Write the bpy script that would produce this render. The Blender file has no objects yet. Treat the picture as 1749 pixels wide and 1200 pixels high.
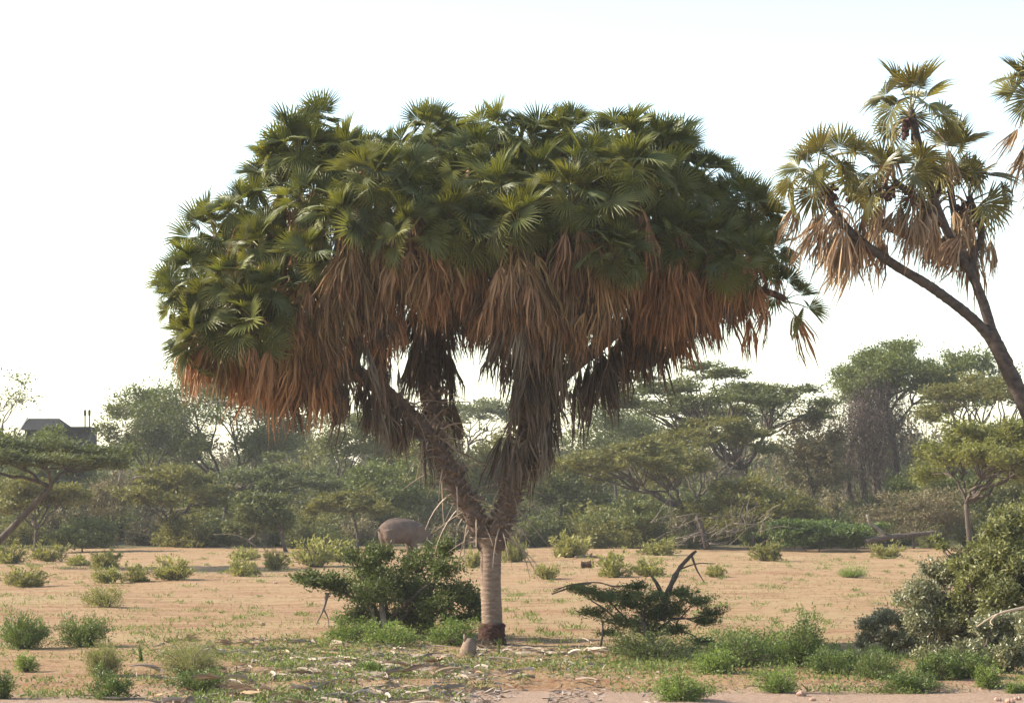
import bpy, math, random
import numpy as np
from mathutils import Vector, Matrix

R = math.radians
rng = np.random.default_rng(11)
random.seed(5)
scene = bpy.context.scene
col = scene.collection

# ------------------------------------------------------------------ camera, sky, sun, exposure
F, CX, HY, H = 4200.0, 874.5, 837.0, 3.75      # focal length in photo pixels, centre column, horizon row, eye height
D = 60.0                                       # distance to the big palm
cam_d = bpy.data.cameras.new('camera')
cam = bpy.data.objects.new('camera', cam_d); col.objects.link(cam)
cam.location = (0, 0, H); cam.rotation_euler = (R(90), 0, 0)
cam_d.sensor_width = 36.0; cam_d.lens = 36.0 * F / 1749.0
cam_d.shift_y = (HY - 600.0) / 1749.0
cam_d.clip_start = 0.5; cam_d.clip_end = 6000
scene.camera = cam

SUN_EL, SUN_AZ = 32.0, 7.0                    # from the left, a little behind the palm
to_sun = Vector((-math.cos(R(SUN_EL)) * math.cos(R(SUN_AZ)), math.cos(R(SUN_EL)) * math.sin(R(SUN_AZ)), math.sin(R(SUN_EL))))
world = bpy.data.worlds.new('World'); scene.world = world; world.use_nodes = True
wn = world.node_tree.nodes; wl = world.node_tree.links
sky = wn.new('ShaderNodeTexSky'); sky.sky_type = 'NISHITA'; sky.sun_disc = False
sky.sun_elevation = R(SUN_EL); sky.sun_rotation = math.atan2(to_sun.x, to_sun.y)
sky.air_density = 1.05; sky.dust_density = 0.8; sky.ozone_density = 0.0; sky.altitude = 0
wn['Background'].inputs['Strength'].default_value = 0.138
wl.new(sky.outputs[0], wn['Background'].inputs['Color'])
sun_d = bpy.data.lights.new('sun', 'SUN'); sun_d.energy = 5.0; sun_d.angle = R(0.6); sun_d.color = (1.0, 0.92, 0.79)
sun = bpy.data.objects.new('sun', sun_d); col.objects.link(sun)
sun.rotation_euler = to_sun.to_track_quat('Z', 'Y').to_euler(); sun.location = (-40, 40, 60)
scene.view_settings.view_transform = 'Standard'
scene.view_settings.look = 'None'
scene.view_settings.gamma = 1.0
scene.view_settings.exposure = 1.3
scene.cycles.max_bounces = 8
scene.cycles.diffuse_bounces = 3
scene.cycles.transmission_bounces = 4
scene.cycles.transparent_max_bounces = 4
scene.cycles.volume_bounces = 0
scene.cycles.use_adaptive_sampling = True

# ------------------------------------------------------------------ helpers
def P(px, py, d):
    return np.array([(px - CX) * d / F, d, H - (py - HY) * d / F])
def gx(px, d):
    return (px - CX) * d / F
def gd(py):
    return F * H / (py - HY)
_nk = [(rng.uniform(-1, 1, 2), rng.uniform(0, 6.28)) for _ in range(40)]
def wav(x, y, f, k0=0, n=8):
    s = 0
    for k in range(n):
        v, p = _nk[(k0 + k) % 40]
        v = v / np.hypot(*v)
        ff = f * (0.7 + 0.6 * ((k * 0.37) % 1))
        s = s + np.sin((v[0] * x + v[1] * y) * ff + p)
    return s / math.sqrt(n)
def gz(x, y):
    x = np.asarray(x, float); y = np.asarray(y, float)
    z = 0.05 * wav(x, y, .35, 0) + 0.018 * wav(x, y, 1.3, 9) + 0.008 * wav(x, y, 4.1, 17)
    edge = 48.4 + 0.7 * wav(x, x * 0, .5, 3, 5) - 0.02 * x
    t = np.clip((edge - y) / 0.55, 0, 1)
    z = z - 0.17 * t * t * (3 - 2 * t)
    far = np.clip(y - 158, 0, None)
    z = z + np.minimum(0.0011 * far ** 1.62, 5.5)
    z = z * np.clip(1.2 - np.abs(x) / 3000, 0, 1)
    return z

def tag(o, label=None, cat=None, group=None, kind=None):
    if label: o['label'] = label
    if cat: o['category'] = cat
    if group: o['group'] = group
    if kind: o['kind'] = kind
    return o
def empty(name, loc=(0, 0, 0)):
    o = bpy.data.objects.new(name, None); o.location = tuple(float(v) for v in loc); o.empty_display_size = .3
    col.objects.link(o); return o
def link(name, me, parent=None, loc=None):
    o = bpy.data.objects.new(name, me); col.objects.link(o)
    if loc is not None: o.location = tuple(float(v) for v in loc)
    if parent: o.parent = parent
    return o

class Each:
    """every tube becomes a part of its own"""
    def __init__(s, name, mat, parent): s.a = (name, mat, parent)
    def tube(s, *a, **k):
        mb = MB(); mb.tube(*a, **k); n, m, p = s.a; link(n, mb.mesh(n, m, True), p)
class MB:
    """collects triangles, quads and a per-vertex tint; one mesh comes out"""
    def __init__(s): s.V = []; s.T = []; s.Q = []; s.tint = []; s.mt = []; s.mq = []; s.n = 0
    def add(s, V, T=None, Q=None, tint=0.5, m=0):
        V = np.asarray(V, float).reshape(-1, 3)
        s.V.append(V)
        s.tint.append(np.broadcast_to(np.asarray(tint, float), (len(V),)))
        if T is not None and len(T):
            T = np.asarray(T, int).reshape(-1, 3) + s.n; s.T.append(T); s.mt.append(np.full(len(T), m))
        if Q is not None and len(Q):
            Q = np.asarray(Q, int).reshape(-1, 4) + s.n; s.Q.append(Q); s.mq.append(np.full(len(Q), m))
        s.n += len(V)
    def arrays(s):
        V = np.concatenate(s.V); t = np.concatenate(s.tint)
        T = np.concatenate(s.T) if s.T else np.zeros((0, 3), int)
        Q = np.concatenate(s.Q) if s.Q else np.zeros((0, 4), int)
        mi = np.concatenate(s.mt + s.mq) if (s.mt or s.mq) else np.zeros(0, int)
        return V, T, Q, t, mi
    def mesh(s, name, mats, smooth=False):
        V, T, Q, t, mi = s.arrays()
        me = bpy.data.meshes.new(name)
        me.vertices.add(len(V)); me.vertices.foreach_set('co', V.astype(np.float32).ravel())
        li = np.concatenate([T.ravel(), Q.ravel()]).astype(np.int32)
        ls = np.concatenate([np.arange(len(T)) * 3, len(T) * 3 + np.arange(len(Q)) * 4]).astype(np.int32)
        me.loops.add(len(li)); me.loops.foreach_set('vertex_index', li)
        me.polygons.add(len(ls)); me.polygons.foreach_set('loop_start', ls)
        me.polygons.foreach_set('material_index', mi.astype(np.int32))
        me.polygons.foreach_set('use_smooth', np.full(len(ls), bool(smooth)))
        a = me.attributes.new('tint', 'FLOAT', 'POINT'); a.data.foreach_set('value', t.astype(np.float32))
        for m in (mats if isinstance(mats, (list, tuple)) else [mats]): me.materials.append(m)
        me.update(calc_edges=True)
        return me
    def tube(s, path, rad, n=6, tint=0.5, m=0, cap=True, rough=0.0):
        p = np.asarray(path, float); k = len(p)
        rad = np.broadcast_to(np.asarray(rad, float), (k,))
        t = np.gradient(p, axis=0); t /= np.linalg.norm(t, axis=1, keepdims=True) + 1e-9
        u = np.cross(t[0], (0.31, 0.94, 0.12)); u /= np.linalg.norm(u) + 1e-9
        U = np.empty_like(p)
        for i in range(k):
            u = u - t[i] * np.dot(u, t[i]); u = u / (np.linalg.norm(u) + 1e-9); U[i] = u
        W = np.cross(t, U)
        a = np.arange(n) * 2 * math.pi / n
        rr = rad[:, None] * (1 + (rough * rng.normal(size=(k, n)) if rough else 0))
        ring = p[:, None, :] + rr[..., None] * (np.cos(a)[None, :, None] * U[:, None, :] + np.sin(a)[None, :, None] * W[:, None, :])
        i = np.arange(k - 1)[:, None] * n; j = np.arange(n)[None, :]; j2 = (j + 1) % n
        q = np.stack([i + j, i + j2, i + n + j2, i + n + j], -1).reshape(-1, 4)
        V = ring.reshape(-1, 3); T = None
        if cap:
            V = np.concatenate([V, p[-1:], p[:1]]); b = (k - 1) * n; c = k * n
            T = [(b + jj, b + (jj + 1) % n, c) for jj in range(n)] + [((jj + 1) % n, jj, c + 1) for jj in range(n)]
        s.add(V, T, q, tint, m)
    def cards(s, pos, d, nrm, L, W, tint, m=0):
        """small rhombic leaves"""
        N = len(pos)
        if N == 0: return
        d = d / (np.linalg.norm(d, axis=1, keepdims=True) + 1e-9)
        sd = np.cross(d, nrm); sd /= np.linalg.norm(sd, axis=1, keepdims=True) + 1e-9
        L = np.broadcast_to(np.asarray(L, float), (N,))[:, None]; W = np.broadcast_to(np.asarray(W, float), (N,))[:, None]
        a = pos; b = pos + d * L * .45 + sd * W * .5; c = pos + d * L; e = pos + d * L * .45 - sd * W * .5
        V = np.stack([a, b, c, e], 1).reshape(-1, 3)
        s.add(V, None, np.arange(N * 4).reshape(-1, 4), np.repeat(np.broadcast_to(tint, (N,)), 4), m)
    def box(s, c, h, rot=0, tint=.5, m=0):
        c = np.array(c); x, y, z = h
        V = np.array([(i * x, j * y, k * z) for k in (-1, 1) for j in (-1, 1) for i in (-1, 1)], float)
        ca, sa = math.cos(rot), math.sin(rot)
        V = np.stack([V[:, 0] * ca - V[:, 1] * sa, V[:, 0] * sa + V[:, 1] * ca, V[:, 2]], 1) + c
        s.add(V, None, [(0, 2, 3, 1), (4, 5, 7, 6), (0, 1, 5, 4), (2, 6, 7, 3), (0, 4, 6, 2), (1, 3, 7, 5)], tint, m)

def unit(n, up=0.0, g=None):
    g = g or rng
    v = g.normal(size=(n, 3)); v[:, 2] += up
    return v / (np.linalg.norm(v, axis=1, keepdims=True) + 1e-9)
def bez(a, b, c, n):
    t = np.linspace(0, 1, n)[:, None]
    return (1 - t) ** 2 * np.asarray(a) + 2 * t * (1 - t) * np.asarray(b) + t * t * np.asarray(c)
def smooth(pts, n):
    """Catmull-Rom through the points"""
    p = np.asarray(pts, float); p = np.concatenate([[2 * p[0] - p[1]], p, [2 * p[-1] - p[-2]]])
    k = len(p) - 3; out = []
    for u in np.linspace(0, k - 1e-6, n):
        i = int(u); t = u - i; a, b, c, d = p[i:i + 4]
        out.append(.5 * (2 * b + (c - a) * t + (2 * a - 5 * b + 4 * c - d) * t * t + (3 * b - a - 3 * c + d) * t ** 3))
    return np.array(out)

# ------------------------------------------------------------------ materials
def newmat(name):
    m = bpy.data.materials.new(name); m.use_nodes = True
    nt = m.node_tree; nt.nodes.clear()
    out = nt.nodes.new('ShaderNodeOutputMaterial')
    return m, nt, nt.nodes, nt.links, out
def mixc(nt, fac, a, b, mode='MIX'):
    n = nt.nodes.new('ShaderNodeMix'); n.data_type = 'RGBA'; n.blend_type = mode
    for s, v in ((n.inputs['Factor'], fac), (n.inputs['A'], a), (n.inputs['B'], b)):
        if hasattr(v, 'is_linked') or hasattr(v, 'links'): nt.links.new(v, s)
        else: s.default_value = v if isinstance(v, (int, float)) else (*v, 1)
    return n.outputs['Result']
def noise(nt, scale, detail=4, rough=.6, vec=None, obj=True):
    n = nt.nodes.new('ShaderNodeTexNoise'); n.inputs['Scale'].default_value = scale
    n.inputs['Detail'].default_value = detail; n.inputs['Roughness'].default_value = rough
    if vec is not None: nt.links.new(vec, n.inputs['Vector'])
    return n.outputs['Fac']
def ramp(nt, fac, lo, hi):
    n = nt.nodes.new('ShaderNodeMapRange'); nt.links.new(fac, n.inputs['Value'])
    n.inputs['From Min'].default_value = lo; n.inputs['From Max'].default_value = hi
    return n.outputs['Result']
def leafmat(name, a, b, rough=.5, transl=.35, spec=.4, tcol=None, objrand=0.0, rootcol=None):
    m, nt, N, Lk, out = newmat(name)
    at = N.new('ShaderNodeAttribute'); at.attribute_name = 'tint'
    c = mixc(nt, at.outputs['Fac'], a, b)
    if objrand:
        oi = N.new('ShaderNodeObjectInfo')
        hs = N.new('ShaderNodeHueSaturation'); Lk.new(c, hs.inputs['Color'])
        mr = N.new('ShaderNodeMapRange'); Lk.new(oi.outputs['Random'], mr.inputs['Value'])
        mr.inputs['To Min'].default_value = 1 - objrand; mr.inputs['To Max'].default_value = 1 + objrand
        Lk.new(mr.outputs['Result'], hs.inputs['Value']); c = hs.outputs['Color']
        ml = N.new('ShaderNodeMath'); ml.operation = 'MULTIPLY'; ml.inputs[1].default_value = 7.31; Lk.new(oi.outputs['Random'], ml.inputs[0])
        fr = N.new('ShaderNodeMath'); fr.operation = 'FRACT'; Lk.new(ml.outputs[0], fr.inputs[0])
        m2 = N.new('ShaderNodeMapRange'); Lk.new(fr.outputs[0], m2.inputs['Value'])
        m2.inputs['To Min'].default_value = .5 - objrand * .022; m2.inputs['To Max'].default_value = .5 + objrand * .04
        Lk.new(m2.outputs['Result'], hs.inputs['Hue'])
    b_ = N.new('ShaderNodeBsdfPrincipled'); Lk.new(c, b_.inputs['Base Color'])
    b_.inputs['Roughness'].default_value = rough; b_.inputs['Specular IOR Level'].default_value = spec
    if transl:
        t = N.new('ShaderNodeBsdfTranslucent')
        tc = mixc(nt, 1.0, c, tcol or (1.0, 1.05, .55), 'MULTIPLY')
        Lk.new(tc, t.inputs['Color'])
        mx = N.new('ShaderNodeMixShader'); mx.inputs[0].default_value = transl
        Lk.new(b_.outputs[0], mx.inputs[1]); Lk.new(t.outputs[0], mx.inputs[2]); Lk.new(mx.outputs[0], out.inputs['Surface'])
    else: Lk.new(b_.outputs[0], out.inputs['Surface'])
    return m
def barkmat(name, a, b, scale=6, stretch=(1, 1, .25), bump=.6, rough=.9):
    m, nt, N, Lk, out = newmat(name)
    tc = N.new('ShaderNodeTexCoord'); mp = N.new('ShaderNodeMapping'); mp.inputs['Scale'].default_value = stretch
    Lk.new(tc.outputs['Object'], mp.inputs['Vector'])
    n1 = noise(nt, scale, 6, .65, mp.outputs['Vector']); c = mixc(nt, ramp(nt, n1, .33, .67), a, b)
    p = N.new('ShaderNodeBsdfPrincipled'); Lk.new(c, p.inputs['Base Color']); p.inputs['Roughness'].default_value = rough
    p.inputs['Specular IOR Level'].default_value = .2
    n2 = noise(nt, scale * 3, 5, .7, mp.outputs['Vector'])
    bp = N.new('ShaderNodeBump'); bp.inputs['Strength'].default_value = bump; bp.inputs['Distance'].default_value = .03
    Lk.new(n2, bp.inputs['Height']); Lk.new(bp.outputs[0], p.inputs['Normal']); Lk.new(p.outputs[0], out.inputs['Surface'])
    return m

M = {}
M['palm'] = leafmat('palm_leaf', (0.062, 0.074, 0.022), (0.200, 0.192, 0.050), .48, .38, .3, (1.3, 1.2, .4), .4)
M['palm_y'] = leafmat('palm_leaf_bronze', (0.100, 0.095, 0.026), (0.260, 0.220, 0.060), .38, .3, .5, (1.1, 1.0, .4), .3)
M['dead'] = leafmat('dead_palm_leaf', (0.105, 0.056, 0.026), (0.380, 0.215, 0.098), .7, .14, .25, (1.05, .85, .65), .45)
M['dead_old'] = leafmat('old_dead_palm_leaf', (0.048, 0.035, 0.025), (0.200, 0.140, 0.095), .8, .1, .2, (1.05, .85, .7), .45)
M['dead_pink'] = leafmat('pale_dead_palm_leaf', (0.170, 0.105, 0.058), (0.440, 0.300, 0.180), .7, .2, .25, (1.05, .85, .65), .25)
M['fallen'] = leafmat('bleached_fallen_leaf', (0.130, 0.085, 0.055), (0.400, 0.320, 0.250), .7, .1, .3, (1, .9, .7), .32)
M['stalk'] = leafmat('dry_leaf_stalk', (.16, .105, .07), (.36, .27, .19), .6, 0, .3, None, .25)
M['boot'] = barkmat('leaf_base_fibre', (.075, .053, .04), (.26, .19, .14), 9, (1, 1, .5), .5)
M['trunk'] = barkmat('palm_trunk_bark', (.13, .085, .06), (.25, .175, .125), 5, (1, 1, 3), .4)
M['scorch'] = barkmat('scorched_root_bark', (.025, .012, .009), (.085, .038, .025), 8, (1, 1, 1), .9)
M['limb'] = barkmat('palm_limb_bark', (.055, .036, .028), (.17, .11, .08), 7, (1, 1, 1), .7)
M['limb2'] = barkmat('dark_smooth_palm_bark', (.035, .028, .025), (.11, .08, .062), 6, (1, 1, 1.5), .5)
M['fruit'] = barkmat('doum_fruit_skin', (.05, .022, .018), (.10, .045, .032), 9, (1, 1, 1), .2, .5)
M['bark'] = barkmat('acacia_bark', (.045, .034, .028), (.12, .09, .07), 5)
M['bark_pale'] = barkmat('pale_dry_wood', (.10, .075, .058), (.25, .20, .155), 7)
M['acacia'] = leafmat('acacia_leaf', (0.085, 0.088, 0.026), (0.200, 0.185, 0.058), .6, .35, .25, (1.1, 1.05, .5))
M['acacia_dark'] = leafmat('dark_acacia_leaf', (0.058, 0.070, 0.026), (0.150, 0.155, 0.058), .6, .35, .25)
M['acacia_bright'] = leafmat('bright_acacia_leaf', (0.110, 0.120, 0.032), (0.250, 0.235, 0.065), .6, .4, .25)  # brighter leaf colours than the plain acacia
M['acacia_dry'] = leafmat('dry_acacia_leaf', (0.120, 0.098, 0.050), (0.215, 0.175, 0.092), .65, .3, .2, (1, .95, .6))
M['tree'] = leafmat('broadleaf_tree_leaf', (0.062, 0.082, 0.022), (0.160, 0.175, 0.046), .55, .35, .3)
M['vine'] = leafmat('dry_vine', (.06, .045, .036), (.15, .112, .088), .75, .2, .2, (1, .85, .7))
M['scrub'] = leafmat('scrub_leaf', (0.070, 0.083, 0.028), (0.170, 0.172, 0.060), .6, .35, .25, None, .25)
M['scrub_dry'] = leafmat('dry_scrub_leaf', (0.125, 0.105, 0.057), (0.225, 0.190, 0.105), .65, .3, .2, (1, .95, .65), .2)
M['bush_dark'] = leafmat('dark_bush_leaf', (0.040, 0.055, 0.018), (0.140, 0.165, 0.050), .6, .3, .2)
M['bush_grey'] = leafmat('grey_green_bush_leaf', (0.110, 0.115, 0.060), (0.300, 0.285, 0.165), .45, .25, .5)
M['bush_green'] = leafmat('green_bush_leaf', (0.045, 0.075, 0.018), (0.150, 0.190, 0.048), .5, .38, .35)
M['bush_olive'] = leafmat('olive_bush_leaf', (0.095, 0.105, 0.040), (0.280, 0.270, 0.110), .55, .35, .3)
M['herb'] = leafmat('fresh_herb_leaf', (0.085, 0.130, 0.026), (0.220, 0.270, 0.068), .5, .4, .3, None, .15)
M['shrub_y'] = leafmat('yellow_green_shrub_leaf', (0.150, 0.145, 0.042), (0.300, 0.270, 0.090), .55, .38, .3, None, .2)
M['feather'] = leafmat('feathery_shrub_leaf', (0.150, 0.155, 0.055), (0.260, 0.240, 0.110), .6, .4, .25)
M['grass'] = leafmat('dry_grass', (.24, .185, .09), (.20, .21, .065), .7, .3, .2, (1, .95, .6))
M['weed'] = leafmat('low_weeds', (0.090, 0.120, 0.030), (0.220, 0.250, 0.075), .6, .35, .25)
M['litter'] = leafmat('leaf_litter_chips', (.09, .055, .036), (.36, .30, .245), .75, 0, .25)

def groundmat():
    m, nt, N, Lk, out = newmat('sandy_soil')
    tc = N.new('ShaderNodeTexCoord'); mp = N.new('ShaderNodeMapping'); Lk.new(tc.outputs['Object'], mp.inputs['Vector'])
    v = mp.outputs['Vector']
    mp2 = N.new('ShaderNodeMapping'); mp2.inputs['Scale'].default_value = (.35, 1, 1); Lk.new(tc.outputs['Object'], mp2.inputs['Vector'])
    big = noise(nt, .11, 5, .6, mp2.outputs['Vector']); mid = noise(nt, .8, 6, .65, mp2.outputs['Vector']); fine = noise(nt, 7, 5, .7, v)
    c = mixc(nt, ramp(nt, big, .36, .64), (.31, .185, .095), (.32, .225, .11))
    c = mixc(nt, ramp(nt, mid, .46, .64), c, (.23, .112, .055))
    c = mixc(nt, ramp(nt, fine, .45, .8), c, (.36, .27, .17))
    dark = noise(nt, 2.6, 6, .75, v)
    c = mixc(nt, ramp(nt, dark, .53, .70), c, (.165, .092, .05))
    # river sand towards the bank in front
    sp = N.new('ShaderNodeSeparateXYZ'); Lk.new(v, sp.inputs[0])
    ad = N.new('ShaderNodeMath'); ad.operation = 'MULTIPLY_ADD'; Lk.new(mid, ad.inputs[0]); ad.inputs[1].default_value = 2.2; Lk.new(sp.outputs['Y'], ad.inputs[2])
    sand = ramp(nt, ad.outputs[0], 49.5, 48.6)
    c = mixc(nt, sand, c, mixc(nt, ramp(nt, fine, .35, .7), (.29, .185, .125), (.37, .27, .195)))
    # leaf-strewn thicket floor beyond the clearing
    ad2 = N.new('ShaderNodeMath'); ad2.operation = 'MULTIPLY_ADD'; Lk.new(big, ad2.inputs[0]); ad2.inputs[1].default_value = 14; Lk.new(sp.outputs['Y'], ad2.inputs[2])
    c = mixc(nt, ramp(nt, ad2.outputs[0], 164, 172), c, mixc(nt, ramp(nt, mid, .35, .65), (.06, .065, .03), (.13, .115, .06)))
    p = N.new('ShaderNodeBsdfPrincipled'); Lk.new(c, p.inputs['Base Color']); p.inputs['Roughness'].default_value = .95
    p.inputs['Specular IOR Level'].default_value = .1
    bp = N.new('ShaderNodeBump'); bp.inputs['Strength'].default_value = 1.0; bp.inputs['Distance'].default_value = .13
    Lk.new(noise(nt, 4.5, 8, .75, v), bp.inputs['Height']); Lk.new(bp.outputs[0], p.inputs['Normal'])
    Lk.new(p.outputs[0], out.inputs['Surface'])
    return m
M['ground'] = groundmat()

# ------------------------------------------------------------------ ground
def build_ground():
    def axis(lo, hi, step, a, b, k):
        mid = np.arange(lo, hi + step * .5, step)
        g = np.geomspace(step, 1, k)
        left = lo - (lo - a) * ((np.geomspace(1, 60, k) - 1) / 59)[1:]
        right = hi + (b - hi) * ((np.geomspace(1, 60, k) - 1) / 59)[1:]
        return np.concatenate([left[::-1], mid, right])
    xs = axis(-32, 32, .42, -1400, 1400, 40)
    ys = axis(42, 170, .42, -150, 1700, 44)
    X, Y = np.meshgrid(xs, ys)
    Z = gz(X, Y)
    near = ((np.abs(X) < 33) & (Y > 41) & (Y < 171))
    Z = Z + near * rng.normal(0, .006, X.shape)
    mb = MB(); k, n = X.shape
    i = np.arange(k - 1)[:, None] * n; j = np.arange(n - 1)[None, :]
    q = np.stack([i + j, i + j + 1, i + n + j + 1, i + n + j], -1).reshape(-1, 4)
    mb.add(np.stack([X, Y, Z], -1).reshape(-1, 3), None, q)
    tag(link('ground', mb.mesh('ground', M['ground'], True)), 'sandy reddish clearing with sparse dry grass', 'ground', kind='structure')
build_ground()

# ------------------------------------------------------------------ plants: generators
def bush_mesh(seed, rx, ry, h, nstem, nleaf, ll, lw, leaf, wood, clump=.16, up=.35, stem_r=.012, t0=.35, lump=.22, flat=0.0, tipup=0.0):
    """stems from one foot arching to an uneven dome, leaves in clumps along them"""
    g = np.random.default_rng(seed)
    lb, wb = MB(), MB()
    az = g.uniform(0, 2 * math.pi, nstem); el = np.arcsin(g.uniform(.02, .995, nstem)) * (1 - flat)
    ph = g.uniform(0, 6.28, 4)
    u = (1 - lump) + lump * (np.sin(az * 2 + ph[0]) * .5 + np.sin(az * 3 + el * 4 + ph[1]) * .6 + g.normal(0, .5, nstem))
    u = np.clip(u, .35, 1.15)
    E = np.stack([rx * np.cos(az) * np.cos(el) ** .65, ry * np.sin(az) * np.cos(el) ** .65, h * (np.sin(el) ** .8 * .92 + .08)], 1) * u[:, None]
    E[:, 2] = np.maximum(E[:, 2], .05 * h)
    B0 = E * [.14, .14, 0] + g.normal(0, .03 * rx, (nstem, 3)) * [1, 1, 0]; B0[:, 2] = -.03
    C = B0 * .6 + E * .4; C[:, 2] = E[:, 2] * (.62 + .2 * g.random(nstem)) + .1 * h
    for k in range(nstem):
        if k % 2 == 0 or nstem < 60:
            wb.tube(bez(B0[k], C[k], E[k], 5), np.linspace(stem_r, stem_r * .3, 5), 4, g.random(), cap=False)
    k = g.integers(0, nstem, nleaf); t = t0 + (1 - t0) * g.random(nleaf) ** .75
    tt = t[:, None]
    pos = (1 - tt) ** 2 * B0[k] + 2 * tt * (1 - tt) * C[k] + tt * tt * E[k]
    tan = 2 * (1 - tt) * (C[k] - B0[k]) + 2 * tt * (E[k] - C[k]); tan /= np.linalg.norm(tan, axis=1, keepdims=True)
    # sub-clumps
    key = k * 7 + (t * 7).astype(int)
    off = g.normal(0, 1, (nstem * 7 + 8, 3))[key] * clump * .8
    pos = pos + off * [rx, ry, h] * .8 + g.normal(0, clump * .45, (nleaf, 3)) * [rx, ry, h * .8]
    pos[:, 2] = np.maximum(pos[:, 2], .02)
    d = tan * .6 + unit(nleaf, up, g) * .9 + np.array([0, 0, tipup])
    tint = np.clip(g.random(nstem)[k] * .45 + g.random(nstem * 7 + 8)[key] * .3 + g.random(nleaf) * .35, 0, 1)
    lb.cards(pos, d, unit(nleaf, .8, g), ll * g.uniform(.6, 1.3, nleaf), lw * g.uniform(.7, 1.3, nleaf), tint)
    return lb.mesh('foliage', leaf), wb.mesh('stems', wood)
def plant(name, meshes, loc, rz=0, sc=(1, 1, 1), label=None, cat=None, group=None, pn=('foliage', 'stems')):
    e = empty(name, loc); e.rotation_euler = (0, 0, rz); e.scale = sc if isinstance(sc, tuple) else (sc,) * 3
    for n, me in zip(pn, meshes): link(n, me, e)
    tag(e, label, cat, group); return e

def flat_pads(c, RX, RY, thick, n, g, dome=.8, rz=.22):
    pts = []
    while len(pts) < n:
        best = None
        for _ in range(8):
            a = g.uniform(0, 6.283); r = math.sqrt(g.random()); q = np.array([r * math.cos(a), r * math.sin(a)])
            dmin = min([np.hypot(*(q - o)) for o in pts] or [9])
            if best is None or dmin > best[0]: best = (dmin, q)
        pts.append(best[1])
    out = []
    for q in pts:
        r2 = q @ q; pr = 1.05 / math.sqrt(n) * g.uniform(.8, 1.35)
        z = c[2] - thick * (dome * r2 + g.uniform(0, .45)) - rz * .5
        out.append((np.array([c[0] + q[0] * RX * .86, c[1] + q[1] * RY * .86, z]), pr * RX, pr * RY, rz * g.uniform(.7, 1.5)))
    return out
def round_pads(c, RX, RY, RZ, n, g, inner=.5, cut=-.6):
    out = []
    while len(out) < n:
        v = unit(1, 0, g)[0]
        if v[2] < cut: continue
        u = inner + (1 - inner) * g.random() ** .6
        u *= g.uniform(.82, 1.08)
        pr = 1.25 / n ** .40 * g.uniform(.7, 1.25)
        out.append((np.array(c) + v * u * np.array([RX, RY, RZ]) * .9, pr * RX, pr * RY, pr * RZ * .62))
    return out

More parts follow.
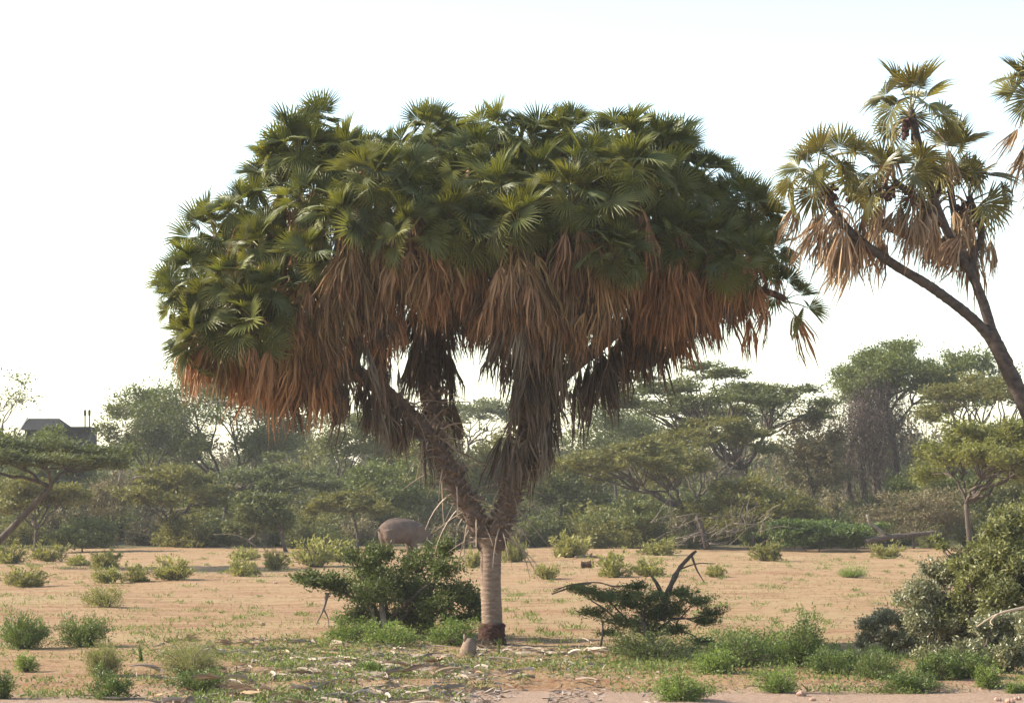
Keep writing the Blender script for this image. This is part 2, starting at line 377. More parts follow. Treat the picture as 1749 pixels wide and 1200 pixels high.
def grow_tree(name, label, cat, base, fork, pads, tr, nleaf, ll, lw, leaf, bark, seed, nlimb=5, sag=.12, group=None, horiz=.6, ntw=8, extra=None, twig=.02, stems=1):
    """trunk from base to fork, limbs to groups of pads, twigs in each pad, leaves on the twigs"""
    g = np.random.default_rng(seed)
    base = np.asarray(base, float); fork = np.asarray(fork, float)
    lb, wb = MB(), MB()
    ctr = np.array([p[0] for p in pads])
    mid = base * .5 + fork * .5 + np.array([*g.normal(0, .08, 2), 0]) * np.linalg.norm(fork - base)
    wb.tube(bez(base - [0, 0, .3], mid, fork, 9), np.linspace(tr * 1.25, tr * .85, 9) * np.array([1.25, 1.1] + [1] * 7), 9, .5, rough=.06)
    az = np.arctan2(ctr[:, 1] - fork[1], ctr[:, 0] - fork[0]); order = np.argsort((az + g.uniform(0, 6.28)) % 6.283)
    groups = np.array_split(order, min(nlimb, len(pads)))
    area = np.array([p[1] * p[2] for p in pads]) ** .75; share = area / area.sum()
    for gi in groups:
        m = ctr[gi].mean(0); v = m - fork
        start = fork.copy()
        q = fork + v * g.uniform(.5, .66) - np.array([0, 0, sag * np.linalg.norm(v)])
        c1 = fork + v * .3 + np.array([0, 0, .02 * np.linalg.norm(v)]) + g.normal(0, .05, 3) * np.linalg.norm(v)
        path = bez(start, c1, q, 7); path[1:-1] += g.normal(0, .018, (5, 3)) * np.linalg.norm(v)
        rl = tr * .62 * math.sqrt(len(gi) / len(pads) * nlimb) ** .5
        wb.tube(path, np.linspace(rl, rl * .62, 7), 7, .5, rough=.05)
        for pi in gi:
            c, rx, ry, rz = pads[pi]
            w = c - q; lw_ = np.linalg.norm(w)
            p2 = bez(q, q + w * .5 + np.array([0, 0, g.uniform(-.08, .16) * lw_]) + g.normal(0, .07, 3) * lw_, c - [0, 0, rz * .5], 6)
            p2[1:-1] += g.normal(0, .02, (4, 3)) * lw_
            wb.tube(p2, np.linspace(rl * .55, rl * .2, 6), 5, .5, cap=False)
            n = max(8, int(nleaf * share[pi]))
            ta = g.uniform(0, 6.283, ntw); tr_ = np.sqrt(g.uniform(.15, 1, ntw))
            te = c + np.stack([rx * tr_ * np.cos(ta), ry * tr_ * np.sin(ta), rz * g.uniform(-.7, 1.1, ntw) * (1.1 - .5 * tr_)], 1)
            hub = c - np.array([0, 0, rz * .7])
            for e in te:
                wb.tube(bez(hub, hub * .5 + e * .5 + [0, 0, rz * .15], e, 4), np.linspace(twig, twig * .35, 4), 3, .5, cap=False)
            k = g.integers(0, ntw, n); t = .25 + .75 * g.random(n) ** .7
            pos = hub + (te[k] - hub) * t[:, None] + np.array([0, 0, 1]) * (rz * .15 * 2 * t * (1 - t))[:, None]
            cl = g.normal(0, 1, (ntw * 5 + 5, 3))[k * 5 + (t * 5).astype(int)]
            sc = np.array([rx, ry, rz])
            pos = pos + cl * sc * .16 + g.normal(0, 1, (n, 3)) * sc * [.17, .17, .3] * np.where(g.random(n) < .1, 1.6, 1.0)[:, None]
            d = unit(n, .1, g); d[:, 2] *= (1 - horiz); d += (te[k] - hub) / (np.linalg.norm(te[k] - hub, axis=1, keepdims=True) + 1e-6) * .4
            tint = np.clip(.3 * g.random() + .35 * g.random(ntw)[k] + .4 * g.random(n) + .0, 0, 1)
            lb.cards(pos, d, unit(n, 1.2, g), ll * g.uniform(.6, 1.35, n), lw * g.uniform(.7, 1.3, n), tint)
    e = empty(name, base)
    if extra: extra(e, g)
    off = Vector(base)
    for pn, b, m in (('trunk', wb, bark), ('crown', lb, leaf)):
        b.V = [v - base for v in b.V]
        link(pn, b.mesh(pn, m, pn == 'trunk'), e)
    tag(e, label, cat, group); return e

# ------------------------------------------------------------------ doum palms
def make_leaf(seed, droop=.25, cup=.35, R0=.86, nseg=27, pet=.72, sweep=112, pitch=20):
    """fan leaf: stalk along +X, pleated blade of pointed segments at its end"""
    g = np.random.default_rng(seed); mb = MB()
    a0 = np.radians(np.linspace(-sweep, sweep, nseg)) + g.normal(0, .012, nseg)
    zs = lambda x: .05 * math.sin(x / pet * 2.4)
    st = np.array([[x, 0, zs(x)] for x in np.linspace(0, pet, 6)])
    mb.tube(st, np.array([.028, .02, .016, .014, .013, .012]), 4, .75, m=1, cap=False)
    o = st[-1]; da = math.radians(sweep * 2 / (nseg - 1)) * .5
    base_t = g.uniform(.15, .6); cp, sp_ = math.cos(R(pitch)), math.sin(R(pitch))
    for k in range(nseg):
        a = a0[k]; Rk = R0 * (.70 + .30 * math.cos(a * .8)) * g.uniform(.92, 1.06)
        dr = droop * g.uniform(.7, 1.3)
        def pt(r, aa, rib=0):
            x = r * math.cos(aa); y = r * math.sin(aa)
            z = cup * abs(y) * (1 - .35 * r / R0) - dr * (r / R0) ** 2.6 * R0 * .55 - .22 * droop * max(x, 0) ** 2 + rib
            return [o[0] + x * cp + z * sp_, o[1] + y, o[2] - x * sp_ + z * cp]
        j1 = .44 * Rk; j2 = .74 * Rk; wv = g.normal(0, .02)
        V = [pt(.02, a), pt(j1, a - da, -.006), pt(j1, a, .02), pt(j1, a + da, -.006),
             pt(j2, a - da * .36 + wv, -.004), pt(j2, a + wv, .008), pt(j2, a + da * .36 + wv, -.004), pt(Rk, a + wv * 2.2)]
        ti = base_t + g.uniform(-.12, .12)
        mb.add(V, [(0, 1, 2), (0, 2, 3), (4, 7, 5), (5, 7, 6)], [(1, 4, 5, 2), (2, 5, 6, 3)], np.clip([ti * .7, ti, ti + .05, ti, ti + .15, ti + .2, ti + .15, ti + .45], 0, 1))
    return mb
def make_dead(seed, L=1.0, nstrip=15, spread=.2, out=.30, slack=.5):
    """withered fan hanging straight down from a bent stalk; the stalk starts at the origin"""
    g = np.random.default_rng(seed); mb = MB()
    st = bez((0, 0, 0), (out, 0, .06), (out * 1.25, 0, -.42), 6)
    mb.tube(st, np.linspace(.022, .012, 6), 3, .75, cap=False)
    o = st[-1]
    for k in range(nstrip):
        a = g.uniform(0, 6.283); rr = spread * math.sqrt(g.uniform(.05, 1)); Lk = L * g.uniform(.45, 1.12)
        dx, dy = rr * math.cos(a) * .65, rr * math.sin(a)
        w = g.uniform(.010, .024); tw = g.uniform(0, 3.14)
        pts = [o, o + [dx * .55, dy * .6, -Lk * .25], o + [dx * 1.1 + g.normal(0, .035), dy * 1.1 + g.normal(0, .035), -Lk * .62], o + [dx * (.9 + slack * g.random()), dy * (.9 + slack * g.random()), -Lk]]
        V = [pts[0]]
        for q, (p, ww) in enumerate(((pts[1], w), (pts[2], w * .85))):
            s = np.array([math.cos(tw + q * .5), math.sin(tw + q * .5), 0]) * ww
            V += [p - s, p + np.array([-s[1], s[0], 0]) * .35, p + s]
        V.append(pts[3]); b = g.uniform(.1, .95)
        mb.add(V, [(0, 1, 2), (0, 2, 3), (4, 7, 5), (5, 7, 6)], [(1, 4, 5, 2), (2, 5, 6, 3)], np.clip([b + .1, b, b + .1, b, b - .05, b, b, b - .1], 0, 1))
    return mb
def make_stalk(seed, L=1.0):
    g = np.random.default_rng(seed); mb = MB()
    p = bez((0, 0, 0), (L * .5, 0, g.uniform(-.02, .12)), (L, g.normal(0, .05), -g.uniform(.1, .45) * L), 6)
    mb.tube(p, np.linspace(.024, .006, 6) * g.uniform(.7, 1.1), 4, g.uniform(.2, .9))
    return mb
def make_boot(seed):
    """split stub of an old leaf base"""
    g = np.random.default_rng(seed); mb = MB(); L = g.uniform(.2, .3); w = .10; t = .028
    for s in (-1, 1):
        V = [(-.03, 0, -t), (-.03, s * w, -t), (L * .55, s * .01, t * .4), (L * .55, s * w * .75, t * .2), (-.03, 0, t * 1.2), (-.03, s * w, t * .6), (L * .55, s * .012, t * 1.6), (L * .55, s * w * .72, t * 1.2), (L * g.uniform(.85, 1.15), s * w * .45, t * g.uniform(.8, 2.4))]
        q = [(0, 1, 3, 2), (4, 6, 7, 5), (0, 2, 6, 4), (1, 5, 7, 3)]
        mb.add(V, [(2, 3, 8), (6, 8, 7), (2, 8, 6), (3, 7, 8)], q, g.random())
    return mb
def basis(d, up=(0, 0, 1), roll=0.0):
    x = Vector(d).normalized(); u = Vector(up)
    if abs(x.dot(u.normalized())) > .97: u = Vector((random.uniform(-1, 1), random.uniform(-1, 1), .1))
    y = u.cross(x).normalized(); z = x.cross(y)
    m = Matrix((x, y, z)).transposed()
    return m @ Matrix.Rotation(roll, 3, 'X')
class Pieces:
    """alike pieces of one palm: the `most` nearest as objects of their own, the rest joined"""
    def __init__(s, name, builders, mats, most=300):
        s.name, s.b, s.mats, s.most = name, builders, mats, most
        s.me = [b.mesh(name, mats) for b in builders]; s.items = []
    def put(s, k, loc, rot, sc, score): s.items.append((score, k, Vector(loc), rot, sc))
    def build(s, parent, rest_name):
        s.items.sort(key=lambda t: t[0])
        pl = Vector(parent.location)
        for _, k, loc, rot, sc in s.items[:s.most]:
            o = link(s.name, s.me[k], parent)
            o.matrix_local = Matrix.LocRotScale(loc - pl, rot.to_quaternion(), Vector((sc, sc, sc)))
        rest = s.items[s.most:]
        if rest:
            mb = MB()
            for _, k, loc, rot, sc in rest:
                V, T, Q, t, mi = s.b[k].arrays(); A = np.array(rot)
                W = (V * sc) @ A.T + np.array(loc - pl)
                n0 = mb.n; mb.V.append(W); mb.tint.append(np.clip(t + random.uniform(-.2, .2), 0, 1)); mb.n += len(W)
                nt_ = len(T); mb.T.append(T + n0); mb.mt.append(mi[:nt_])
                if len(Q): mb.Q.append(Q + n0); mb.mq.append(mi[nt_:])
            o = link(rest_name, mb.mesh(rest_name, s.mats), parent); o['kind'] = 'stuff'

def arclen(p):
    return np.concatenate([[0], np.cumsum(np.linalg.norm(np.diff(p, axis=0), axis=1))])
def at_len(p, s):
    a = arclen(p); s = np.clip(s, 0, a[-1])
    return np.array([np.interp(s, a, p[:, i]) for i in range(3)])

class Palm:
    def __init__(s, name, label, loc, mats, seed, group=None, size=1.0):
        s.root = empty(name, loc); tag(s.root, label, 'palm tree', group)
        s.g = np.random.default_rng(seed); s.o = np.array(loc, float); s.m = mats
        s.leaf = Pieces('leaf', [make_leaf(seed + k, droop=[.12, .25, .5, .22, .75, .4, .9, .18, .7][k], cup=[.45, .65, .35, .8, .4, .3, .6, .55, .5][k], R0=.64 * size + .03 * (k % 3), nseg=25 + k % 4, pet=(.46 + .05 * (k % 4)) * size, pitch=[4, 14, 34, 24, 62, 46, 84, 8, 70][k]) for k in range(9)], [mats['leaf'], mats['stalk']])
        s.dead = Pieces('dead_leaf', [make_dead(seed + 50 + k, L=.85 + .1 * (k % 4), spread=.15 + .04 * (k % 4), out=.2 + .06 * (k % 3), nstrip=19) for k in range(8)], [mats['dead']])
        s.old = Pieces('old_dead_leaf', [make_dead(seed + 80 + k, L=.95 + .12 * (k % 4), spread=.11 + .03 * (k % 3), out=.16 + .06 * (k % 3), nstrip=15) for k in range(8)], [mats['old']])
        s.stalks = Pieces('leaf_stalk', [make_stalk(seed + 110 + k, .8 + .13 * (k % 5)) for k in range(6)], [M['stalk']])
        s.boots = Pieces('leaf_base', [make_boot(seed + 130 + k) for k in range(5)], [M['boot']])
    def limb(s, pts, r0, r1, name='branch', mat='limb', n=10, rings=.0, step=.06):
        p = smooth(pts, 60); L = arclen(p)[-1]; k = max(8, int(L / step))
        p = np.array([at_len(p, q) for q in np.linspace(0, L, k)])
        r = np.linspace(r0, r1, k) * (1 + rings * s.g.normal(size=k))
        mb = MB(); mb.tube(p - s.o, r, n, .5, rough=.03)
        link(name, mb.mesh(name, M[mat], True), s.root); return p
    def head(s, pos, axis, n, ndead, stem, skirt, blow=(0, 0), nold=0, old_from=1.0, scale=1.0):
        g = s.g; ax = Vector(axis).normalized(); b = basis(ax, (0.2, 1, .1)); gold = 2.39996; a0 = g.uniform(0, 6.28)
        for i in range(n):
            th = math.radians(6 + 88 * ((i + .5) / n) ** .8 + g.normal(0, 7)); az = a0 + i * gold + g.normal(0, .25)
            d = b @ Vector((math.cos(th), math.sin(th) * math.cos(az), math.sin(th) * math.sin(az)))
            roll = g.normal(0, .55)
            k = [0, 1, 7][int(g.integers(0, 3))] if th < .65 else ([2, 3, 5, 1][int(g.integers(0, 4))] if th < 1.1 else [4, 6, 5, 8][int(g.integers(0, 4))])
            p = Vector(pos) + d * .05 - ax * .25 * (i / n)
            sc = g.uniform(.85, 1.12) * scale * (.8 if i < 2 else 1)
            s.leaf.put(k, p, basis(d, ax * .7 + Vector((0, 0, .6)), roll), sc, p.y + d.y * .9 - .25 * d.z)
        L = arclen(stem)[-1]
        def hang(pc, smin, smax, nn, key):
            for _ in range(nn):
                u = smin + (smax - smin) * g.random() ** .9
                p = at_len(stem, max(L - u, 0))
                az = g.uniform(0, 6.283); tilt = g.normal(0, .2); tilt2 = g.normal(0, .2)
                rot = Matrix.Rotation(tilt + blow[0], 3, 'Y') @ Matrix.Rotation(tilt2 + blow[1], 3, 'X') @ Matrix.Rotation(az, 3, 'Z')
                q = Vector(p) + Vector((math.cos(az), math.sin(az), 0)) * .1
                pc.put(int(g.integers(0, 8)), q, rot, g.uniform(.9, 1.4) * scale, q.y + .35 * math.sin(az))
        hang(s.dead, .15, min(skirt, old_from + .4), ndead, 0)
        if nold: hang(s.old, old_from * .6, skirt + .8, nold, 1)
    def clothe(s, p, s0, s1, step, boots=True, stalks=.35, r=.235, out=.62):
        g = s.g; az = 0
        for u in np.arange(s0, s1, step):
            q = at_len(p, u); t = at_len(p, u + .05) - at_len(p, u - .05); t = Vector(t).normalized()
            az += 2.39996; b = basis(t, (0, 1, .2))
            o = b @ Vector((0, math.cos(az), math.sin(az)))
            d = (t * (1 - out) + o * out).normalized()
            if boots: s.boots.put(int(g.integers(0, 5)), Vector(q) + o * (r * .82) - t * .06, basis(d, o, g.normal(0, .35)), g.uniform(.6, 1.25), q[1] + o.y)
            if g.random() < stalks:
                d = (o + Vector((g.normal(0, .3), g.normal(0, .3), g.uniform(-1.3, .1)))).normalized()
                s.stalks.put(int(g.integers(0, 6)), Vector(q) + o * r * .7, basis(d, (0, 0, 1), 0), g.uniform(.5, 1.25), q[1] + o.y)
    def finish(s):
        s.leaf.build(s.root, 'inner_leaf_mass'); s.dead.build(s.root, 'inner_dead_leaf_mass'); s.old.build(s.root, 'inner_old_leaf_mass')
        s.stalks.build(s.root, 'small_stalks'); s.boots.build(s.root, 'small_leaf_bases')

def big_palm():
    base = np.array([gx(840, D), D, 0.0]); base[2] = float(gz(base[0], base[1]))
    pm = Palm('doum_palm', 'huge forked doum palm with a thick skirt of hanging brown leaves', base,
              dict(leaf=M['palm'], stalk=M['palm_y'], dead=M['dead'], old=M['dead_old']), 300)
    g = pm.g
    q = lambda t: [P(x, y, D + dy) for x, y, dy in t]
    # ringed trunk
    zt = P(838, 918, D)[2]; k = int((zt - base[2]) / .02); z = np.linspace(base[2] - .1, zt, k)
    u = (z - z[0]) / (z[-1] - z[0])
    saw = ((z / .115 + .12 * np.sin(z * 7)) % 1.0)
    r = (.262 - .012 * np.sin(u * 3.14)) * (1 + .045 * (saw - .5)) + .13 * np.clip((u - .86) / .14, 0, 1) ** 1.6
    p = np.stack([base[0] + (838 - 840) * D / F * u + .012 * np.sin(z * 3), np.full(k, D) + .01 * np.cos(z * 2.3), z], 1)
    mb = MB(); mb.tube(p - base, r, 28, .5, rough=.008)
    tr = link('trunk', mb.mesh('trunk', M['trunk'], True), pm.root)
    mb = MB(); zz = np.linspace(-.15, .52, 16)
    mb.tube(np.stack([zz * 0, zz * 0, zz], 1), (.31 + .13 * np.clip(.35 - zz, 0, 1)) + .014 * g.normal(size=16) - .03 * (zz > .49), 26, .5, rough=.06)
    link('root_collar', mb.mesh('root_collar', M['scorch'], True), tr)
    LA = pm.limb(q([(836, 935, .05), (815, 888, 0), (790, 845, 0), (762, 790, 0), (736, 742, .1)]), .27, .21, rings=.04)
    LB = pm.limb(q([(748, 765, .08), (695, 705, -.2), (645, 660, -.5), (590, 626, -.8), (540, 600, -1.0), (480, 545, -1.2), (450, 500, -1.3)]), .23, .15, rings=.04)
    LC = pm.limb(q([(752, 772, .1), (742, 690, .9), (736, 590, 1.8), (735, 490, 2.2), (738, 420, 2.2)]), .20, .14, rings=.04)
    LD = pm.limb(q([(844, 935, -.05), (860, 880, -.1), (876, 830, -.2), (893, 760, -.4), (905, 690, -.6), (912, 600, -.9), (915, 520, -1.0)]), .27, .16, rings=.04)
    LE = pm.limb(q([(900, 715, -.5), (955, 648, .3), (1030, 585, 1.2), (1095, 530, 1.5), (1150, 470, 1.5)]), .19, .14, rings=.04)
    pm.clothe(LA, .2, 3.1, .028, stalks=.5); pm.clothe(LD, .2, 3.6, .028, stalks=.42)
    pm.clothe(LB, .2, 1.7, .05, stalks=.5, r=.2); pm.clothe(LC, .2, 1.9, .05, stalks=.6, r=.17); pm.clothe(LE, .2, 1.4, .06, stalks=.4, r=.17)
    limbs = dict(B=LB, C=LC, D=LD, E=LE)
    #        px   py   dy    limb frac  skirt ndead nold
    heads = [(332, 455, -.6, 'B', 1, 1.9, 26, 6), (438, 560, -3.2, 'B', 1, 1.2, 20, 0), (345, 552, -2.6, 'B', 1, 1.0, 14, 0), (312, 510, -1.8, 'B', 1, 1.7, 26, 0), (368, 395, .3, 'B', 1, 2.1, 24, 8), (405, 480, -2.8, 'B', 1, 2.4, 44, 6),
             (470, 520, -2.6, 'B', .95, 2.4, 50, 14), (380, 520, -2.0, 'B', 1, 2.1, 44, 8), (450, 552, -1.4, 'B', .95, 2.0, 40, 10),
             (468, 298, .6, 'B', .7, 2.2, 22, 10), (450, 410, -1.6, 'B', .8, 2.2, 30, 12), (535, 235, .8, 'B', .6, 2.4, 16, 14), (520, 345, -1.4, 'B', .6, 2.2, 26, 8), (585, 295, 0, 'B', .5, 2.2, 18, 10),
             (590, 385, -2.6, 'B', .5, 3.4, 50, 36), (650, 350, -2.4, 'B', .4, 3.6, 46, 36), (525, 440, -2.6, 'B', .6, 2.8, 40, 16), (640, 430, -1.6, 'B', .35, 2.6, 30, 26),
             (665, 265, .6, 'C', .9, 2.6, 18, 20), (738, 226, 1.6, 'C', 1, 2.6, 18, 22), (775, 262, 2.8, 'C', 1, 2.6, 14, 22), (735, 335, .2, 'C', .8, 2.6, 24, 26), (765, 390, 1.2, 'C', .8, 3.4, 12, 50), (800, 330, .6, 'C', .9, 2.6, 20, 28), (810, 440, 2.4, 'C', .9, 2.6, 8, 40), (838, 440, 2.0, 'C', .8, 3.2, 34, 80), (850, 430, 2.4, 'D', .7, 2.8, 24, 50),
             (850, 255, 1.0, 'D', 1, 2.4, 14, 14), (850, 340, -1.8, 'D', .9, 2.6, 30, 14), (920, 295, -.6, 'D', 1, 2.4, 20, 16), (965, 232, .8, 'D', 1, 2.4, 16, 16), (965, 350, -2.6, 'D', .9, 3.2, 46, 36), (885, 385, -3.0, 'D', .85, 3.4, 56, 44), (930, 400, -1.6, 'D', .8, 3.4, 30, 50),
             (1030, 375, -2.4, 'D', .95, 3.0, 40, 30), (1050, 245, 0, 'D', 1, 2.4, 14, 12), (985, 450, -1.8, 'D', .75, 2.8, 26, 40),
             (1095, 265, 1.0, 'E', 1, 2.4, 16, 14), (1130, 285, 1.8, 'E', 1, 2.4, 14, 12), (1110, 335, -1.0, 'E', .9, 2.6, 44, 14), (1192, 318, 1.0, 'E', 1, 2.4, 22, 14), (1228, 342, 2.0, 'E', 1, 2.4, 18, 14),
             (1205, 415, -.8, 'E', .95, 2.4, 44, 20), (1268, 392, .8, 'E', 1, 2.4, 36, 16), (1290, 440, 1.4, 'E', 1, 2.2, 34, 14), (1140, 415, -1.2, 'E', .85, 2.8, 40, 34), (1100, 460, 1.8, 'E', .75, 2.8, 10, 50), (1190, 480, 1.5, 'E', .9, 2.6, 20, 44), (1330, 505, 1.2, 'E', 1, .5, 3, 0),
             (690, 425, -3.0, 'C', .7, 1.6, 22, 8), (800, 425, -2.4, 'C', .8, 1.4, 16, 6), (1040, 445, -3.0, 'D', .9, 1.6, 22, 8), (1245, 452, -1.4, 'E', 1, 1.4, 22, 6), (505, 270, 0, 'B', .65, 1.6, 10, 4), (620, 268, 1.6, 'C', .9, 1.6, 8, 6), (700, 300, -1.6, 'C', .8, 1.8, 16, 8), (620, 330, -2.2, 'B', .5, 1.8, 22, 8), (806, 292, -.4, 'C', 1, 1.6, 10, 8), (905, 252, 1.2, 'D', 1, 1.6, 8, 8), (1000, 290, -1.4, 'D', 1, 2.0, 18, 8), (1060, 320, -2.0, 'D', .95, 2.0, 24, 8), (1118, 252, .6, 'E', 1, 1.6, 8, 6), (780, 375, -2.6, 'C', .8, 1.8, 26, 8), (410, 350, -.4, 'B', .9, 1.8, 16, 6), (1160, 340, -.4, 'E', .95, 1.8, 20, 8),
             (480, 420, 2.6, 'B', .7, 2.0, 8, 12), (610, 340, 3.2, 'C', .8, 2.4, 8, 16), (900, 290, 3.6, 'C', 1, 2.4, 8, 14), (1030, 330, 3.6, 'E', .8, 2.4, 8, 20), (1160, 400, 3.8, 'E', .9, 2.2, 8, 18), (390, 470, 1.6, 'B', 1, 1.8, 10, 10)]
    for px, py, dy, li, fr, sk, nd, no in heads:
        px = 835 + (px - 835) * (1.035 if px > 835 else .985); px += g.normal(0, 7); py += g.normal(0, 11); sk *= g.uniform(.7, 1.2); nd = int(nd * g.uniform(.45, 1.35)); no = int(no * g.uniform(.45, .95) * (.75 if li == 'C' else 1)); hs = g.uniform(.82, 1.16)
        h = P(px, py, D + dy); lp = limbs[li]; L = arclen(lp)[-1]
        a = at_len(lp, L * fr); v = h - a; dist = np.linalg.norm(v)
        c = a + v * np.array([.75, .75, .35])
        st = bez(a, c, h, 26)
        mb = MB(); mb.tube(st - base, np.linspace(.13, .085, 26), 7, .5, rough=.06)
        link('branch', mb.mesh('branch', M['limb'], True), pm.root)
        full = np.concatenate([np.array([at_len(lp, s_) for s_ in np.linspace(L * .25, L * fr, 20)])[:-1], st])
        tip = h - st[-4]; out = np.array([(px - 830) / 600, dy * .08, 0])
        ax = tip / np.linalg.norm(tip) * .55 + np.array([0, 0, .75]) + out * .55
        pm.head(h, ax, int(g.integers(15, 24)) if px < 1335 else 6, nd, full, sk, nold=no, old_from=.9 if no > 20 else 1.3, scale=hs)
    # strands hanging from the low limbs
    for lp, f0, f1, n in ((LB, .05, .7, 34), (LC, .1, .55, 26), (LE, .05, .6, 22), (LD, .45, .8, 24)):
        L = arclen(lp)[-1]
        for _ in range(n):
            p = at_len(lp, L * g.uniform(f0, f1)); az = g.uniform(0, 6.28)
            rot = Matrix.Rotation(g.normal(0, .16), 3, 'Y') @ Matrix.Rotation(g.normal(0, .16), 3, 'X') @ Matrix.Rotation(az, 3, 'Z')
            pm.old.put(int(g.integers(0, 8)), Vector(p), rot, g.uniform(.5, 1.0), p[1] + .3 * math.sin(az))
    L = arclen(LB)[-1]
    for _ in range(110):
        f = g.uniform(.66, 1.0); p = at_len(LB, L * f); az = g.uniform(0, 6.28); rr = g.uniform(.1, 1.5) * (.4 + .6 * (f - .66) / .34)
        p = p + np.array([math.cos(az) * rr - .25, math.sin(az) * rr, -.25 * rr + .1])
        rot = Matrix.Rotation(g.normal(0, .2), 3, 'Y') @ Matrix.Rotation(g.normal(0, .2), 3, 'X') @ Matrix.Rotation(az, 3, 'Z')
        pm.dead.put(int(g.integers(0, 8)), Vector(p), rot, g.uniform(1.0, 1.6), p[1] + .3 * math.sin(az))
    pm.finish()
big_palm()

def fruit_mesh(seed):
    g = np.random.default_rng(seed); mb = MB(); n = 13
    end = np.array([g.uniform(.25, .4), 0, -.45])
    for k in range(n):
        t = g.uniform(.45, 1); c = bez((0, 0, 0), (.3, 0, .05), end, 11)[int(t * 10)] + g.normal(0, .05, 3)
        r = g.uniform(.042, .056)
        a = np.linspace(0, math.pi, 6)
        mb.tube(np.stack([c[0] + 0 * a, c[1] + 0 * a, c[2] - r * np.cos(a)], 1), np.maximum(r * np.sin(a), .004), 7, g.random())
    mb.tube(bez((0, 0, 0), (.3, 0, .05), end, 6), .012, 4)
    return mb
def slim_palm():
    d = 56.5
    base = np.array([gx(1835, d), d, 0.0]); base[2] = float(gz(base[0], base[1]))
    pm = Palm('doum_palm', 'slender bare-limbed doum palm with bronze fans and clusters of dark fruit', base,
              dict(leaf=M['palm_y'], stalk=M['palm_y'], dead=M['dead_pink'], old=M['dead_pink']), 700, size=1.22)
    g = pm.g; fr = Pieces('fruit_cluster', [fruit_mesh(900 + k) for k in range(3)], [M['fruit']])
    q = lambda t: [P(x, y, d + dy) for x, y, dy in t]
    T = pm.limb([base - np.array([0, 0, .2])] + q([(1826, 950, 0), (1795, 800, 0), (1752, 695, 0), (1712, 610, 0), (1690, 565, 0)]), .24, .17, 'trunk', 'limb2', 12, .02)
    S1 = pm.limb(q([(1700, 588, 0), (1660, 543, -.1), (1590, 490, -.3), (1520, 447, -.5), (1445, 388, -.6), (1396, 305, -.6)]), .125, .095, mat='limb2', rings=.02)
    S2 = pm.limb(q([(1698, 585, 0), (1682, 525, .1), (1660, 470, .2), (1640, 440, .2)]), .13, .10, mat='limb2', rings=.02)
    S3 = pm.limb(q([(1648, 452, .2), (1620, 434, .4), (1570, 412, .7), (1495, 372, 1.0), (1455, 300, 1.1)]), .10, .085, mat='limb2', rings=.02)
    S4 = pm.limb(q([(1650, 455, .2), (1625, 410, 0), (1605, 365, -.2), (1580, 290, -.3), (1556, 188, -.4)]), .11, .08, mat='limb2', rings=.02)
    S5 = pm.limb(q([(1660, 470, .2), (1664, 430, .4), (1676, 400, .5), (1655, 335, .6)]), .095, .08, mat='limb2', rings=.02)
    S6 = pm.limb(q([(1612, 385, -.1), (1580, 350, -.7), (1528, 310, -1.1)]), .09, .08, mat='limb2', rings=.02)
    S7 = pm.limb(q([(1648, 455, .2), (1634, 390, .5), (1618, 285, .8)]), .09, .08, mat='limb2', rings=.02)
    S8 = pm.limb(q([(1800, 830, 0), (1835, 600, .8), (1830, 400, 1.2), (1795, 250, 1.3), (1768, 165, 1.2)]), .17, .1, mat='limb2', rings=.02)
    B = (.22, .05)
    for st, n, nd, sk, off in ((S1, 12, 17, 1.3, (-.3, 0)), (S3, 10, 16, 1.2, (0, 0)), (S4, 13, 3, .6, (0, 0)), (S5, 9, 15, .9, (.15, 0)), (S6, 11, 14, 1.0, (-.1, 0)), (S7, 12, 12, 1.0, (0, 0)), (S8, 14, 13, 1.3, (-.2, 0))):
        h = st[-1]
        pm.head(h, (off[0], 0, 1), n, nd, st, sk, blow=B)
        for _ in range(4 if st is not S8 else 1):
            az = g.uniform(0, 6.28); p = at_len(st, arclen(st)[-1] - g.uniform(.1, .4))
            fr.put(int(g.integers(0, 3)), Vector(p), Matrix.Rotation(az, 3, 'Z'), g.uniform(.8, 1.1), p[1])
    pm.finish(); fr.build(pm.root, 'small_fruit')
slim_palm()

# ------------------------------------------------------------------ background trees
WOOD, PALE = M['bark'], M['bark_pale']
def gpt(px, d, dz=0):
    x = gx(px, d); return np.array([x, d, float(gz(x, d)) + dz])
def umbrella(label, base_px, d, fork, x0, x1, ytop, ybot, n, nleaf, seed, leaf='acacia', tr=.2, dome=.8, nlimb=5, depth=None, ll=.24, lw=.08, rz=.4, sag=.12, group='umbrella acacias behind the clearing', name='acacia_tree', extra=None, base_y=None, ntw=9):
    g = np.random.default_rng(seed)
    c = P((x0 + x1) / 2, ytop, d); RX = (x1 - x0) / 2 * d / F; th = (ybot - ytop) * d / F
    RY = depth or RX * .8
    pads = flat_pads(c, RX, RY, th, n, g, dome, rz)
    b = gpt(base_px, d)
    if base_y is not None: b = gpt(base_px, d, 0)
    return grow_tree(name, label, 'tree', b, P(fork[0], fork[1], d), pads, tr * .8, int(nleaf * 1.13), ll * 1.25, lw * 1.35, M[leaf], WOOD, seed, nlimb, sag, group, ntw=ntw, extra=extra)
